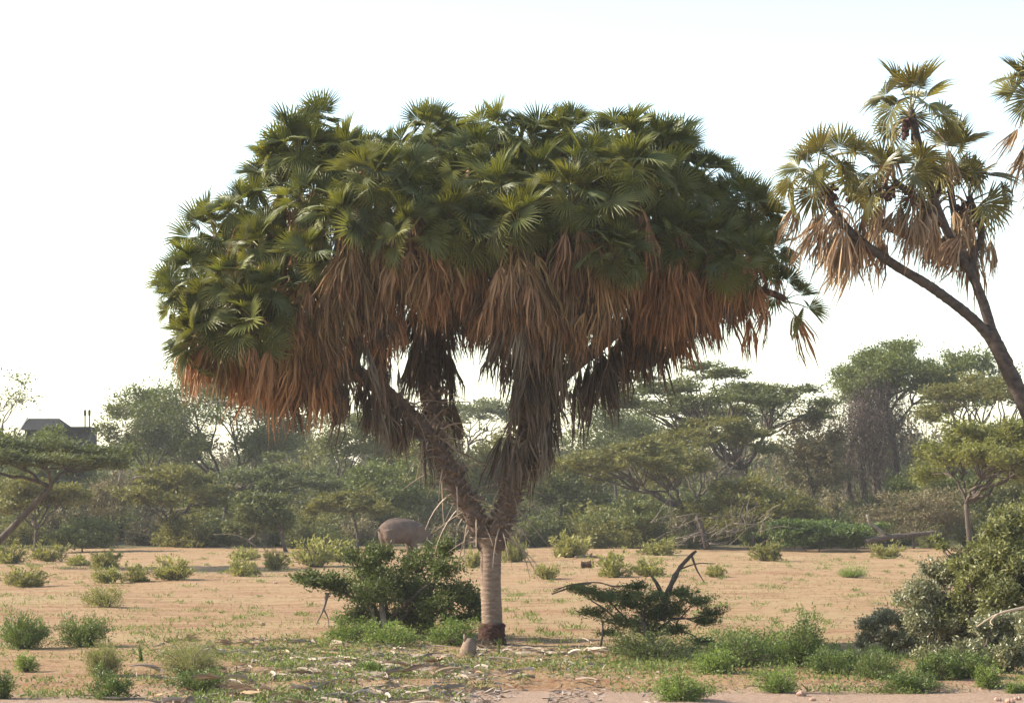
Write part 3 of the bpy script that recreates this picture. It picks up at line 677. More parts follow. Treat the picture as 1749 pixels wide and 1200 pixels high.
def roundtree(label, base_px, d, fork, x0, x1, ytop, ybot, n, nleaf, seed, leaf='tree', tr=.2, nlimb=6, depth=None, ll=.24, lw=.1, group='round trees behind the clearing', name='thorn_tree', inner=.45, cut=-.7, extra=None, cat='tree'):
    g = np.random.default_rng(seed)
    c = P((x0 + x1) / 2, (ytop + ybot) / 2, d); RX = (x1 - x0) / 2 * d / F; RZ = (ybot - ytop) / 2 * d / F
    pads = round_pads(c, RX, depth or RX * .8, RZ, n, g, inner, cut)
    return grow_tree(name, label, cat, gpt(base_px, d), P(fork[0], fork[1], d), pads, tr * .8, int(nleaf * 1.15), ll * 1.2, lw * 1.4, M[leaf], WOOD, seed, nlimb, .02, group, horiz=.3, extra=extra)

# left side
umbrella('low flat acacia with one long bare limb slanting up under its layered canopy', -60, 118, (85, 832), -170, 240, 742, 790, 34, 20000, 21, 'acacia_dark', .2, .55, 4, 4.5, .2, .065, .34, sag=.04)
roundtree('large feathery round-topped green tree beyond the dark roof and thicket', 395, 205, (395, 850), 170, 575, 600, 850, 46, 40000, 22, 'tree', .32, 8, 8, .25, .08)
roundtree('tall thin half-bare tree with sparse twigs rising beside the dark roof', -12, 172, (-12, 760), -70, 78, 600, 735, 12, 700, 23, 'tree', .12, 6, 3, .2, .09, inner=.3)
umbrella('wide olive umbrella acacia with many thin stems above the grassy rise', 290, 162, (292, 890), 195, 415, 782, 850, 24, 13000, 24, 'acacia', .14, .7, 8, 4.6)
umbrella('dark umbrella acacia on a crooked stem behind the round green thicket tree', 378, 176, (388, 838), 335, 600, 776, 830, 22, 11000, 25, 'acacia_dark', .2, .8, 5, 5)
def dead_limb(px, d, pts, r, nm='dead_branch'):
    def f(e, g):
        mb = MB()
        b = np.array(e.location)
        for pp in pts:
            mb = MB(); mb.tube(smooth([P(x, y, d) for x, y in pp], 14) - b, np.linspace(r, r * .3, 14), 6, g.random(), rough=.08)
            link(nm, mb.mesh(nm, PALE, True), e)
    return f
roundtree('compact round green thorn tree with a grey dead limb at its foot', 492, 150, (482, 905), 392, 512, 832, 930, 20, 9000, 26, 'scrub', .13, 5, 2.0, .17, .075, inner=.4,
          extra=dead_limb(0, 149, [[(440, 935), (420, 920), (395, 912), (365, 912)], [(425, 922), (436, 912), (432, 900)]], .05))
roundtree('broad dark-green bush at the far edge beyond the yellow shrubs', 140, 150, (140, 935), 80, 205, 886, 950, 16, 7000, 27, 'scrub', .06, 6, 2, .17, .08, inner=.35, cat='bush', name='bush', group='bushes at the far edge')
roundtree('brownish leafless-looking thorn tree between the long slanting limb and the olive umbrella acacia', 175, 168, (178, 920), 95, 240, 812, 900, 14, 5000, 28, 'acacia_dry', .1, 7, 3, .2, .06)
roundtree('spindly trees with several bare stems under the hanging palm strands', 585, 190, (580, 830), 520, 690, 690, 800, 16, 6500, 29, 'scrub', .14, 7, 4, .24, .09)
umbrella('small flat acacia low behind the elephant', 610, 158, (600, 870), 520, 660, 838, 872, 12, 5500, 30, 'acacia', .1, .6, 5, 2.4)
# centre, seen through the palm
umbrella('faint distant umbrella acacia in the sky gap between the palm limbs', 800, 260, (800, 760), 735, 905, 678, 715, 16, 5000, 31, 'acacia_dark', .2, .6, 5, 6, .34, .11)
roundtree('tan-green bushy acacia filling the fork of the big palm', 800, 180, (800, 850), 690, 905, 708, 880, 26, 15000, 32, 'acacia', .16, 7, 4.5, .24, .085)
# right side
umbrella('leaning acacia with a thick dark trunk slanting away under spreading tiers', 1205, 160, (1165, 868), 935, 1235, 742, 815, 30, 13000, 33, 'acacia', .24, .55, 4, 4.5)
umbrella('big tiered umbrella acacia with dark limbs fanning above the clearing', 1272, 178, (1272, 800), 1010, 1440, 612, 715, 44, 20000, 34, 'acacia_dark', .30, .55, 8, 7, .26, .085, .3, .05)
umbrella('lower storey flat acacia beneath the tiered umbrella acacia', 1180, 172, (1190, 850), 1120, 1330, 700, 760, 16, 7000, 35, 'acacia', .16, .6, 5, 4)
umbrella('low wide-spreading olive acacia in front of the brush pile thicket', 1290, 158, (1285, 890), 1160, 1400, 815, 870, 22, 10000, 36, 'acacia', .14, .8, 6, 4)
def vines(e, g):
    b = np.array(e.location); mb = MB(); d = 188.0
    for _ in range(210):
        px = g.normal(1490, 36); y0 = g.uniform(630, 700) + abs(px - 1490) * .5; y1 = y0 + g.uniform(60, 190); dy = g.uniform(-4, 3)
        a = P(px, y0, d + dy); c = P(px + g.normal(0, 10), min(y1, 880), d + dy)
        p = np.linspace(a, c, 6); p[1:-1] += g.normal(0, .12, (4, 3))
        mb.tube(p - b, .014, 3, g.random(), cap=False)
        n = 95; t = g.random(n); pos = a + (c - a) * t[:, None] + g.normal(0, .4, (n, 3))
        mb.cards(pos - b, unit(n, -1.2, g), unit(n, 0, g), g.uniform(.15, .38, n), g.uniform(.04, .09, n), g.random(n))
    link('vine_curtain', mb.mesh('vine_curtain', M['vine']), e)
    mb = Each('stem', WOOD, e)
    for px in (1462, 1485, 1500, 1522):
        mb.tube(smooth([P(px, 905, d), P(px + g.normal(0, 6), 800, d), P(px * .8 + 1490 * .2 + g.normal(0, 8), 700, d)], 10) - b, np.linspace(.3, .16, 10), 8, .5)
roundtree('tallest broad tree smothered in a grey-brown curtain of hanging vines', 1490, 190, (1490, 760), 1400, 1660, 565, 735, 42, 34000, 37, 'tree', .3, 8, 7, .22, .075, extra=vines, cut=-.35)
roundtree('pale green rounded tree behind the vine-covered tree', 1640, 225, (1640, 760), 1555, 1715, 588, 740, 22, 9000, 38, 'tree', .25, 6, 5, .32, .11)
umbrella('bright yellow-green umbrella acacia with spreading slim stems under its flat top', 1660, 128, (1650, 860), 1548, 1870, 706, 792, 48, 30000, 39, 'acacia_bright', .17, .75, 8, 5, .2, .065, .5, .03)
umbrella('dim grey-green acacia tiers behind the bright umbrella acacia', 1700, 172, (1690, 780), 1555, 1840, 630, 705, 26, 12000, 40, 'acacia', .25, .6, 6, 6)
roundtree('dense leafy dark-green bank of bushes beside the fallen log', 1400, 152, (1400, 930), 1308, 1500, 878, 942, 22, 12000, 41, 'bush_green', .06, 8, 2, .18, .09, inner=.35, cat='bush', name='bush', group='bushes at the far edge')
roundtree('twiggy brown thorn thicket behind the fallen log', 1560, 158, (1560, 915), 1450, 1680, 820, 930, 20, 6500, 42, 'acacia_dry', .1, 9, 3, .2, .055, inner=.3)

infill = [('tall hazy green tree beyond the leaning acacia, under the palm skirt', 1045, 215, (1045, 800), 945, 1150, 640, 815, 'tree'),
    ('grey-green tree rising behind the left limb of the big palm', 700, 205, (700, 820), 600, 790, 700, 840, 'acacia_dark'),
    ('smaller leafy tree leaning on the large feathery round-topped tree', 255, 195, (258, 820), 175, 345, 668, 815, 'scrub'),
    ('dark dense tree showing through the limbs of the tiered umbrella acacia', 1265, 212, (1265, 790), 1130, 1400, 655, 790, 'acacia_dark'),
    ('thin leafy sapling growing up in front of the dark lodge roof', 82, 185, (84, 790), 50, 118, 722, 800, 'tree'),
    ('tangled olive thorn tree beneath the dark lodge roof', 60, 150, (62, 905), -20, 150, 800, 910, 'acacia'),
    ('grey-green thicket tree hiding the lodge wall', 110, 175, (112, 880), 15, 190, 755, 890, 'scrub'),
    ('leafy dark tree rising behind the elephant', 640, 172, (640, 880), 560, 730, 770, 895, 'tree'),
    ('dense olive tree standing behind the right limb of the big palm', 960, 176, (960, 860), 890, 1050, 765, 905, 'acacia_dark'),
    ('low green tree beside the brush pile', 1075, 164, (1075, 905), 985, 1150, 845, 935, 'scrub'),
    ('brownish twiggy tree in the shade of the tiered umbrella acacia', 1385, 182, (1390, 840), 1310, 1470, 690, 880, 'acacia_dry'),
    ('shady green tree under the bright umbrella acacia', 1590, 170, (1592, 880), 1520, 1690, 770, 910, 'tree'),
    ('grey-green tree closing the thicket beyond the right-hand bushes', 1740, 160, (1740, 900), 1640, 1830, 790, 930, 'scrub'),
    ('faint green tree over the far scrub right of the sky gap', 1080, 240, (1080, 790), 980, 1190, 690, 830, 'acacia_dark'),
    ('faint green tree over the far scrub left of the sky gap', 690, 250, (690, 800), 600, 780, 735, 840, 'scrub')]
for i, (lab, bpx, d, fk, x0, x1, y0, y1, lf) in enumerate(infill):
    roundtree(lab, bpx, d, fk, x0, x1, y0, y1, 20, 8000, 90 + i, lf, .14, 7, 4, .22, .09, inner=.3)

# ------------------------------------------------------------------ scrub thicket
def scrub():
    def kind(k, big):
        mt = ['scrub', 'scrub_dry', 'acacia_dark', 'acacia'][k % 4]
        if big: return bush_mesh(220 + k, 2.4, 2.2, 3.6, 90, 4200, .27, .13, M[mt], WOOD, .12, .3, .045, .25)
        return bush_mesh(200 + k, 1.7, 1.7, 2.2, 80, 3400, .2, .105, M[mt], WOOD, .13, .3, .03, .15)
    small = [kind(k, False) for k in range(4)] * 2; big = [kind(k, True) for k in range(4)] * 2
    hue = ['grey-green', 'dry tan', 'dark olive', 'light olive']
    g = np.random.default_rng(77)
    for d, cnt, ks, s, wrd in ((161, 52, small, .85, 'low'), (171, 50, small, 1.15, 'low'), (184, 50, big, .8, 'tall'), (202, 46, big, 1.0, 'tall'), (228, 40, big, 1.25, 'tall'), (262, 38, big, 1.55, 'tall'), (310, 40, big, 1.9, 'tall')):
        half = 900 * d / F + 3
        for k in range(cnt):
            x = -half + 2 * half * (k + g.uniform(.1, .9)) / cnt; dd = d + g.uniform(-4, 8)
            px = CX + x * F / dd
            if d < 165 and 600 < px < 770: continue
            i = int(g.integers(0, 8)); sc = s * g.uniform(.7, 1.25)
            plant('scrub_bush', ks[i], (x, dd, float(gz(x, dd)) - .05), g.uniform(0, 6.28), (sc * g.uniform(.9, 1.3), sc, sc * g.uniform(.8, 1.15)),
                  f'{wrd} {hue[i % 4]} scrub bush in the thicket behind the clearing', 'bush', f'{wrd} {hue[i % 4]} scrub in the thicket')
scrub()

# ------------------------------------------------------------------ shrubs on the clearing
SY = [bush_mesh(400 + k, .5, .5, .55, 46, 1500, .085, .03, M['shrub_y'], WOOD, .12, .5, .01, .2, tipup=.5) for k in range(6)]
def shrub_at(meshes, px, py, w, h, rz, label, group, name='shrub', cat='shrub'):
    d = gd(py); x = gx(px, d); s = d / F
    return plant(name, meshes, (x, d, float(gz(x, d)) - .02), rz, (w * s * 1.25, w * s * 1.25, h * s / .46), label, cat, group)
ylist = [(43, 1000, 76, 32), (132, 966, 42, 19), (182, 973, 60, 32), (185, 996, 50, 28), (232, 995, 56, 25), (297, 994, 70, 37), (415, 986, 56, 30), (420, 956, 50, 22), (472, 972, 42, 34), (85, 957, 70, 30), (18, 961, 66, 30),
         (540, 968, 84, 44), (585, 962, 60, 34), (880, 958, 46, 40), (972, 953, 76, 39), (932, 988, 42, 27), (1048, 987, 64, 36), (1108, 987, 56, 30), (1125, 949, 70, 26), (1222, 986, 36, 22), (1308, 956, 56, 32), (1512, 952, 62, 26), (808, 968, 32, 28)]
own = {540: 'large yellow-green shrub beside the elephant and the dark leafy bush', 585: 'smaller yellow-green shrub nestled against the large one by the elephant', 880: 'yellow-green shrub just behind the fork of the big palm', 972: 'tall yellow-green shrub behind the short charred log',
       932: 'small yellow-green shrub on the sand between the palm trunk and the charred log', 1048: 'spreading yellow-green shrub just past the charred log', 1108: 'yellow-green shrub behind the dead snag of the thorn bush', 1125: 'flat yellow-green shrub in front of the brush pile', 1222: 'tiny yellow-green shrub just past the dead snag',
       1308: 'yellow-green shrub between the brush pile and the bank of leafy bushes', 1512: 'yellow-green shrub in front of the fallen log', 808: 'little yellow-green shrub between the dark leafy bush and the palm trunk', 85: 'yellow-green shrub in front of the broad dark-green bush', 472: 'yellow-green shrub in front of the compact round thorn tree'}
for i, (px, py, w, h) in enumerate(ylist):
    shrub_at(SY[i % 6], px, py, w, h, i * 1.3, own.get(px, 'low yellow-green shrub scattered on the open sand away from the palm'), 'yellow-green shrubs on the clearing')
def one(seed, px, py, w, h, leaf, label, nstem=70, nleaf=4200, ll=.07, lw=.028, group='green plants in the foreground', name='shrub', cat='shrub', **k):
    d = gd(py); s = d / F; x = gx(px, d)
    me = bush_mesh(seed, w * s / 2 * 1.18, w * s / 2 * 1.05, h * s * 1.1, nstem, nleaf, ll, lw, M[leaf], k.pop('wood', WOOD), **k)
    return plant(name, me, (x, d, float(gz(x, d)) - .02), 0, 1.0, label, cat, group)
one(500, 180, 1038, 70, 37, 'shrub_y', 'lone rounded green-yellow shrub casting a shadow on bare sand', 60, 2600, .075)
one(501, 40, 1107, 88, 56, 'bush_green', 'dense dome of dark green leaves on the sandy bank', 110, 6000, .07, .02, tipup=.5)
one(502, 143, 1104, 94, 52, 'bush_green', 'rounded green shrub beside the feathery pale shrubs', 100, 5400, .07, .02, tipup=.5)
one(503, 47, 1141, 42, 36, 'herb', 'small pale green herb below the dense dark dome shrub', 40, 1500, .05, .02)
one(504, 3, 1170, 42, 48, 'bush_green', 'green shrub half out of the picture on the eroded bank', 50, 2200, .06, .02)
one(505, 188, 1170, 82, 46, 'bush_green', 'low dark green shrub spreading over the edge of the red bank', 70, 3600, .06, .022)
one(506, 178, 1150, 66, 58, 'feather', 'wispy pale green bush standing behind the low dark bank shrub', 100, 7000, .06, .008, up=.6, tipup=.7)
one(507, 325, 1148, 120, 60, 'feather', 'wide wispy straw-coloured bush beside the scattered dead fronds', 150, 9000, .06, .008, up=.6, tipup=.7)
one(508, 335, 1164, 88, 34, 'bush_green', 'dark leafy patch at the foot of the wispy straw-coloured bush', 60, 2600, .055, .022)
one(509, 1455, 985, 52, 18, 'herb', 'low tuft of fresh green grass alone on the sand', 120, 1600, .16, .012, up=1.0, tipup=1.2, t0=.1)
one(510, 600, 1098, 96, 42, 'herb', 'bright green herbs at the left foot of the dark leafy bush', 70, 3400, .06, .026)
one(511, 715, 1088, 78, 60, 'herb', 'tallest bright green herb clump before the dark leafy bush', 80, 4200, .065, .028)
one(512, 668, 1106, 110, 40, 'herb', 'spreading bright green herb patch under the dark leafy bush', 80, 3800, .06, .025)
one(513, 772, 1104, 96, 48, 'herb', 'bright green herbs next to the scorched palm base', 80, 4000, .06, .026)
one(514, 632, 1147, 56, 24, 'herb', 'small green cushion plant among the fallen dead fronds', 50, 1800, .045, .022)
one(515, 1165, 1184, 98, 40, 'herb', 'fresh green low bush on the edge of the pale sand', 80, 4200, .055, .022)
one(516, 1328, 1170, 74, 44, 'herb', 'small round bright green bush near the reddish stone', 80, 4200, .05, .016, tipup=.4)
one(517, 1262, 1138, 150, 64, 'bush_green', 'tangled green weeds right of the dark spreading thorn bush', 110, 6000, .06, .026)
one(518, 1372, 1138, 84, 82, 'bush_green', 'upright leafy green bush with a bright crown', 100, 5600, .06, .026)
one(541, 1310, 1128, 110, 58, 'herb', 'leafy light green weeds between the tangled weeds and the upright bush', 90, 5000, .06, .026)
one(542, 1222, 1150, 90, 40, 'herb', 'low light green weeds below the dark spreading thorn bush', 80, 4000, .055, .024)
one(543, 1420, 1150, 100, 40, 'bush_green', 'shaded green weeds in front of the upright leafy bush', 80, 4000, .055, .022)
one(544, 1555, 1168, 110, 40, 'bush_green', 'spreading low weeds along the pale sand edge', 90, 4400, .055, .022)
one(545, 1650, 1160, 90, 50, 'bush_green', 'leafy weed clump tucked under the grey-green bush', 80, 4200, .055, .022)
one(519, 1500, 1158, 96, 52, 'bush_green', 'dark green shaded bush at the foot of the grey-green thicket', 90, 4200, .055, .016, tipup=.5)
one(520, 1600, 1162, 84, 48, 'bush_green', 'shaded leafy bush between the small bushes by the sand', 80, 4000, .055, .022)
one(521, 1688, 1168, 48, 40, 'herb', 'small yellow-green bush in front of the grey-green thicket', 60, 2200, .05, .018)
one(522, 1440, 1140, 66, 36, 'bush_green', 'low leafy weeds in the gap before the bare sand', 60, 2400, .055, .022)
one(523, 1735, 1172, 40, 26, 'herb', 'tiny fresh green plant at the lip of the pale sand', 40, 1200, .05, .018)
# big grey-green thicket on the right: four bushes growing into one another
def thicket(label, seed, bpx, bpy, blobs, leaf, nleaf, ll, lw):
    d = gd(bpy); g = np.random.default_rng(seed); pads = []
    for px, py, dy, rpx, n in blobs:
        r = rpx * d / F
        for _ in range(n):
            v = unit(1, .15, g)[0] * g.uniform(.55, 1.0)
            k = g.uniform(.32, .5)
            pads.append((P(px, py, d + dy) + v * r * [1, 1, .9], r * k, r * k, r * k * .7))
    pads = [q for q in pads if q[0][2] > .1]
    grow_tree('bush', label, 'bush', gpt(bpx, d), gpt(bpx, d, .35), pads, .08, nleaf, ll, lw, M[leaf], WOOD, seed, 8, .02, 'bushes of the right-hand thicket', horiz=.1, ntw=12, twig=.012)
thicket('tall dark green bush with yellowish top growing up the right side', 530, 1710, 1132, [(1765, 890, .6, 60, 12), (1725, 930, .4, 60, 12), (1680, 970, .4, 55, 12), (1745, 1000, 0, 80, 14), (1690, 1035, .2, 70, 12), (1640, 985, .6, 38, 8), (1610, 940, .9, 26, 4)], 'bush_olive', 31000, .095, .045)
thicket('grey-green glossy bush at the middle of the right-hand thicket', 531, 1620, 1126, [(1625, 1000, 0, 55, 10), (1575, 1045, -.2, 60, 12), (1645, 1050, -.4, 70, 12), (1590, 1085, -.4, 60, 8), (1690, 985, -.3, 50, 8)], 'bush_grey', 30000, .08, .036)
thicket('lowest grey-green bush spilling onto the bare sand', 532, 1525, 1120, [(1525, 1080, 0, 45, 10), (1490, 1098, 0, 28, 5), (1560, 1095, -.2, 40, 6)], 'bush_grey', 15000, .075, .034)
thicket('grey-green bush holding a dead orange frond', 533, 1725, 1150, [(1725, 1090, 0, 55, 10), (1680, 1100, .1, 45, 8), (1770, 1080, 0, 55, 6)], 'bush_grey', 22000, .08, .036)

# ------------------------------------------------------------------ dark bushes either side of the palm
def dark_left():
    d = gd(1092); g = np.random.default_rng(60)
    pads = []
    for px, py, dy, r, rz in ((545, 990, -.2, .45, .22), (520, 985, .2, .3, .15), (585, 1000, .1, .5, .28), (625, 960, .2, .5, .35), (640, 1010, -.5, .6, .4), (650, 945, .5, .35, .25), (690, 1000, .3, .6, .45), (720, 960, .1, .5, .35), (750, 935, .3, .42, .28), (765, 970, -.3, .5, .3), (780, 1010, -.1, .5, .3), (800, 1025, .3, .42, .28), (740, 1030, -.3, .6, .35), (700, 1050, .4, .5, .3), (600, 1050, .2, .45, .28), (775, 1055, .5, .4, .25), (650, 1060, .2, .5, .3), (715, 1005, 1.0, .7, .5), (640, 985, 1.1, .7, .5), (810, 1050, 0, .25, .2)):
        pads.append((P(px, py, d + dy), r, r, rz))
    def ext(e, gg):
        mb = Each('bare_stem', M['bark_pale'], e); b = np.array(e.location)
        mb.tube(smooth([P(560, 1012, d - .1), P(552, 1040, d - .15), P(540, 1066, d - .2)], 8) - b, np.linspace(.05, .015, 8), 5)
        mb.tube(smooth([P(553, 1040, d - .15), P(560, 1055, d - .1), P(562, 1072, d - .2)], 6) - b, np.linspace(.025, .01, 6), 5)
        mb.tube(smooth([P(655, 1092, d - .45), P(640, 1055, d - .5), P(632, 1030, d - .55), P(648, 1008, d - .5)], 10) - b, np.linspace(.05, .015, 10), 5)
        mb.tube(smooth([P(662, 1092, d - .4), P(655, 1060, d - .5), P(650, 1020, d - .4)], 10) - b, np.linspace(.11, .06, 10), 7)
    grow_tree('bush', 'big dark leafy bush with bare stems left of the palm trunk', 'bush', gpt(665, d), P(668, 1065, d), pads, .11, 27000, .10, .044, M['bush_dark'], WOOD, 61, 7, .02, None, horiz=.15, ntw=12, extra=ext, twig=.012)
def dark_right():
    d = gd(1112); pads = []
    for px, py, dy, r, rz in ((1005, 1008, 0, .38, .10), (985, 1003, .3, .22, .07), (1040, 1020, -.2, .5, .14), (1020, 1045, .1, .42, .13), (1080, 1030, .3, .5, .16), (1110, 1018, -.3, .45, .15), (1140, 1040, .1, .5, .2), (1165, 1010, .2, .38, .14), (1190, 1025, -.2, .42, .15), (1215, 1045, .1, .34, .12), (1205, 1060, .4, .36, .12), (1060, 1060, -.4, .45, .16), (1100, 1065, .2, .5, .2), (1150, 1075, -.2, .4, .15), (1040, 1080, .3, .32, .1), (1200, 1095, 0, .34, .08), (1120, 1045, .9, .6, .2), (1085, 1000, .4, .32, .1), (1060, 1015, .9, .5, .15)):
        pads.append((P(px, py, d + dy), r, r, rz))
    def ext(e, gg):
        mb = Each('dead_snag', M['limb2'], e); b = np.array(e.location)
        mb.tube(smooth([P(1132, 1060, d), P(1138, 1020, d), P(1150, 990, d), P(1162, 968, d), P(1178, 950, d), P(1189, 940, d)], 16) - b, np.linspace(.085, .03, 16) * (1 + .16 * gg.normal(size=16)), 8, rough=.12)
        mb.tube(smooth([P(1136, 1030, d), P(1124, 1000, d), P(1112, 982, d)], 8) - b, np.linspace(.07, .03, 8), 6, rough=.08)
        mb.tube(smooth([P(1182, 950, d), P(1190, 972, d), P(1203, 994, d)], 8) - b, np.linspace(.03, .01, 8), 5)
        mb.tube(smooth([P(1160, 972, d), P(1190, 962, d), P(1222, 962, d)], 8) - b, np.linspace(.02, .008, 8), 4)
        mb.tube(smooth([P(1096, 1062, d - .6), P(1110, 1090, d - .7), P(1128, 1122, d - .8), P(1138, 1138, d - .9)], 8) - b, np.linspace(.055, .035, 8), 6)
        mb.tube(smooth([P(1025, 1108, d - .2), P(1030, 1075, d - .1), P(1026, 1050, d)], 8) - b, np.linspace(.03, .012, 8), 5)
    grow_tree('thorn_bush', 'dark spreading thorn bush with a dead snag on top, right of the palm trunk', 'bush', gpt(1115, d), P(1112, 1085, d), pads, .07, 17000, .09, .028, M['bush_dark'], WOOD, 66, 7, .02, None, horiz=.5, ntw=12, extra=ext, twig=.012)
    one(540, 1110, 1124, 150, 52, 'bush_dark', 'low shaded herbs under the dark spreading thorn bush', 90, 5200, .055, .024, name='shrub')
dark_left(); dark_right()

# ------------------------------------------------------------------ lodge
def lodge():
    d = 215.0; s = d / F
    def mat(nm, c, r=.8):
        m, nt, N, Lk, out = newmat(nm); p = N.new('ShaderNodeBsdfPrincipled'); p.inputs['Roughness'].default_value = r; p.inputs['Specular IOR Level'].default_value = .1
        tc = N.new('ShaderNodeTexCoord'); Lk.new(mixc(nt, ramp(nt, noise(nt, 2.2, 5, .6, tc.outputs['Object']), .3, .7), c, tuple(v * .6 for v in c)), p.inputs['Base Color'])
        Lk.new(p.outputs[0], out.inputs['Surface']); return m
    wall, roof, trim = mat('lodge_wall', (.05, .048, .05)), mat('lodge_roof', (.028, .027, .028)), mat('lodge_trim', (.40, .36, .32))
    base = gpt(95, d); e = empty('lodge', base); b = base
    tag(e, 'low dark grey lodge with hipped roof and two thin flues', 'building')
    w = lambda px, py: np.array([gx(px, d) - b[0], 0, P(px, py, d)[2] - b[2]])
    mb = MB(); x0, x1 = w(42, 0)[0], w(106, 0)[0]; zt = w(0, 734)[2]
    mb.box(((x0 + x1) / 2, 2.5, zt / 2), ((x1 - x0) / 2, 2.5, zt / 2)); link('wall', mb.mesh('wall', wall), e)
    mb = MB(); r0 = w(38, 714); z2 = w(0, 713)[2]; X0, X1 = x0 - .3, x1 + .45
    V = [(X0, -.4, zt), (X1, -.4, zt), (X1, 5.4, zt), (X0, 5.4, zt), (X0 + .2, 2.3, z2), (w(92, 0)[0], 2.3, z2), (w(92, 0)[0], 2.7, z2), (X0 + .2, 2.7, z2)]
    mb.add(V, None, [(0, 1, 5, 4), (1, 2, 6, 5), (2, 3, 7, 6), (3, 0, 4, 7), (4, 5, 6, 7), (3, 2, 1, 0)])
    rf = link('roof', mb.mesh('roof', roof), e)
    mb = MB(); mb.tube(np.array([(X0 - .06, -.5, zt - .1), (X0 + .1, 2.3, z2 + .06)]), .09, 4); link('barge_board', mb.mesh('barge_board', trim), rf)
    mb = MB(); a0, a1 = w(97, 0)[0], w(152, 0)[0]; zf = w(0, 735)[2]
    mb.box(((a0 + a1) / 2, 1.9, zf / 2), ((a1 - a0) / 2, 2.2, zf / 2)); link('wing_wall', mb.mesh('wing_wall', wall), e)
    mb = MB(); mb.box(((a0 + a1) / 2, 1.9, zf + .16), ((a1 - a0) / 2 + .2, 2.5, .17)); fr = link('flat_roof', mb.mesh('flat_roof', roof), e)
    for px in (138.5, 146):
        mb = MB(); p = w(px, 735); t = w(px, 698)
        mb.tube(np.array([(p[0], 2, p[2]), (t[0], 2, t[2] - .55), (t[0], 2, t[2] - .5), (t[0], 2, t[2] - .1), (t[0], 2, t[2])]), [.06, .06, .11, .12, .05], 8)
        link('flue', mb.mesh('flue', roof, True), fr)
    mb = MB()
    for px in (108, 122, 136):
        p = w(px, 741); mb = MB(); mb.box((p[0], -.31, p[2]), (.2, .02, .12)); link('window', mb.mesh('window', mat('dark_pane', (.02, .022, .026), .2)), e)
lodge()

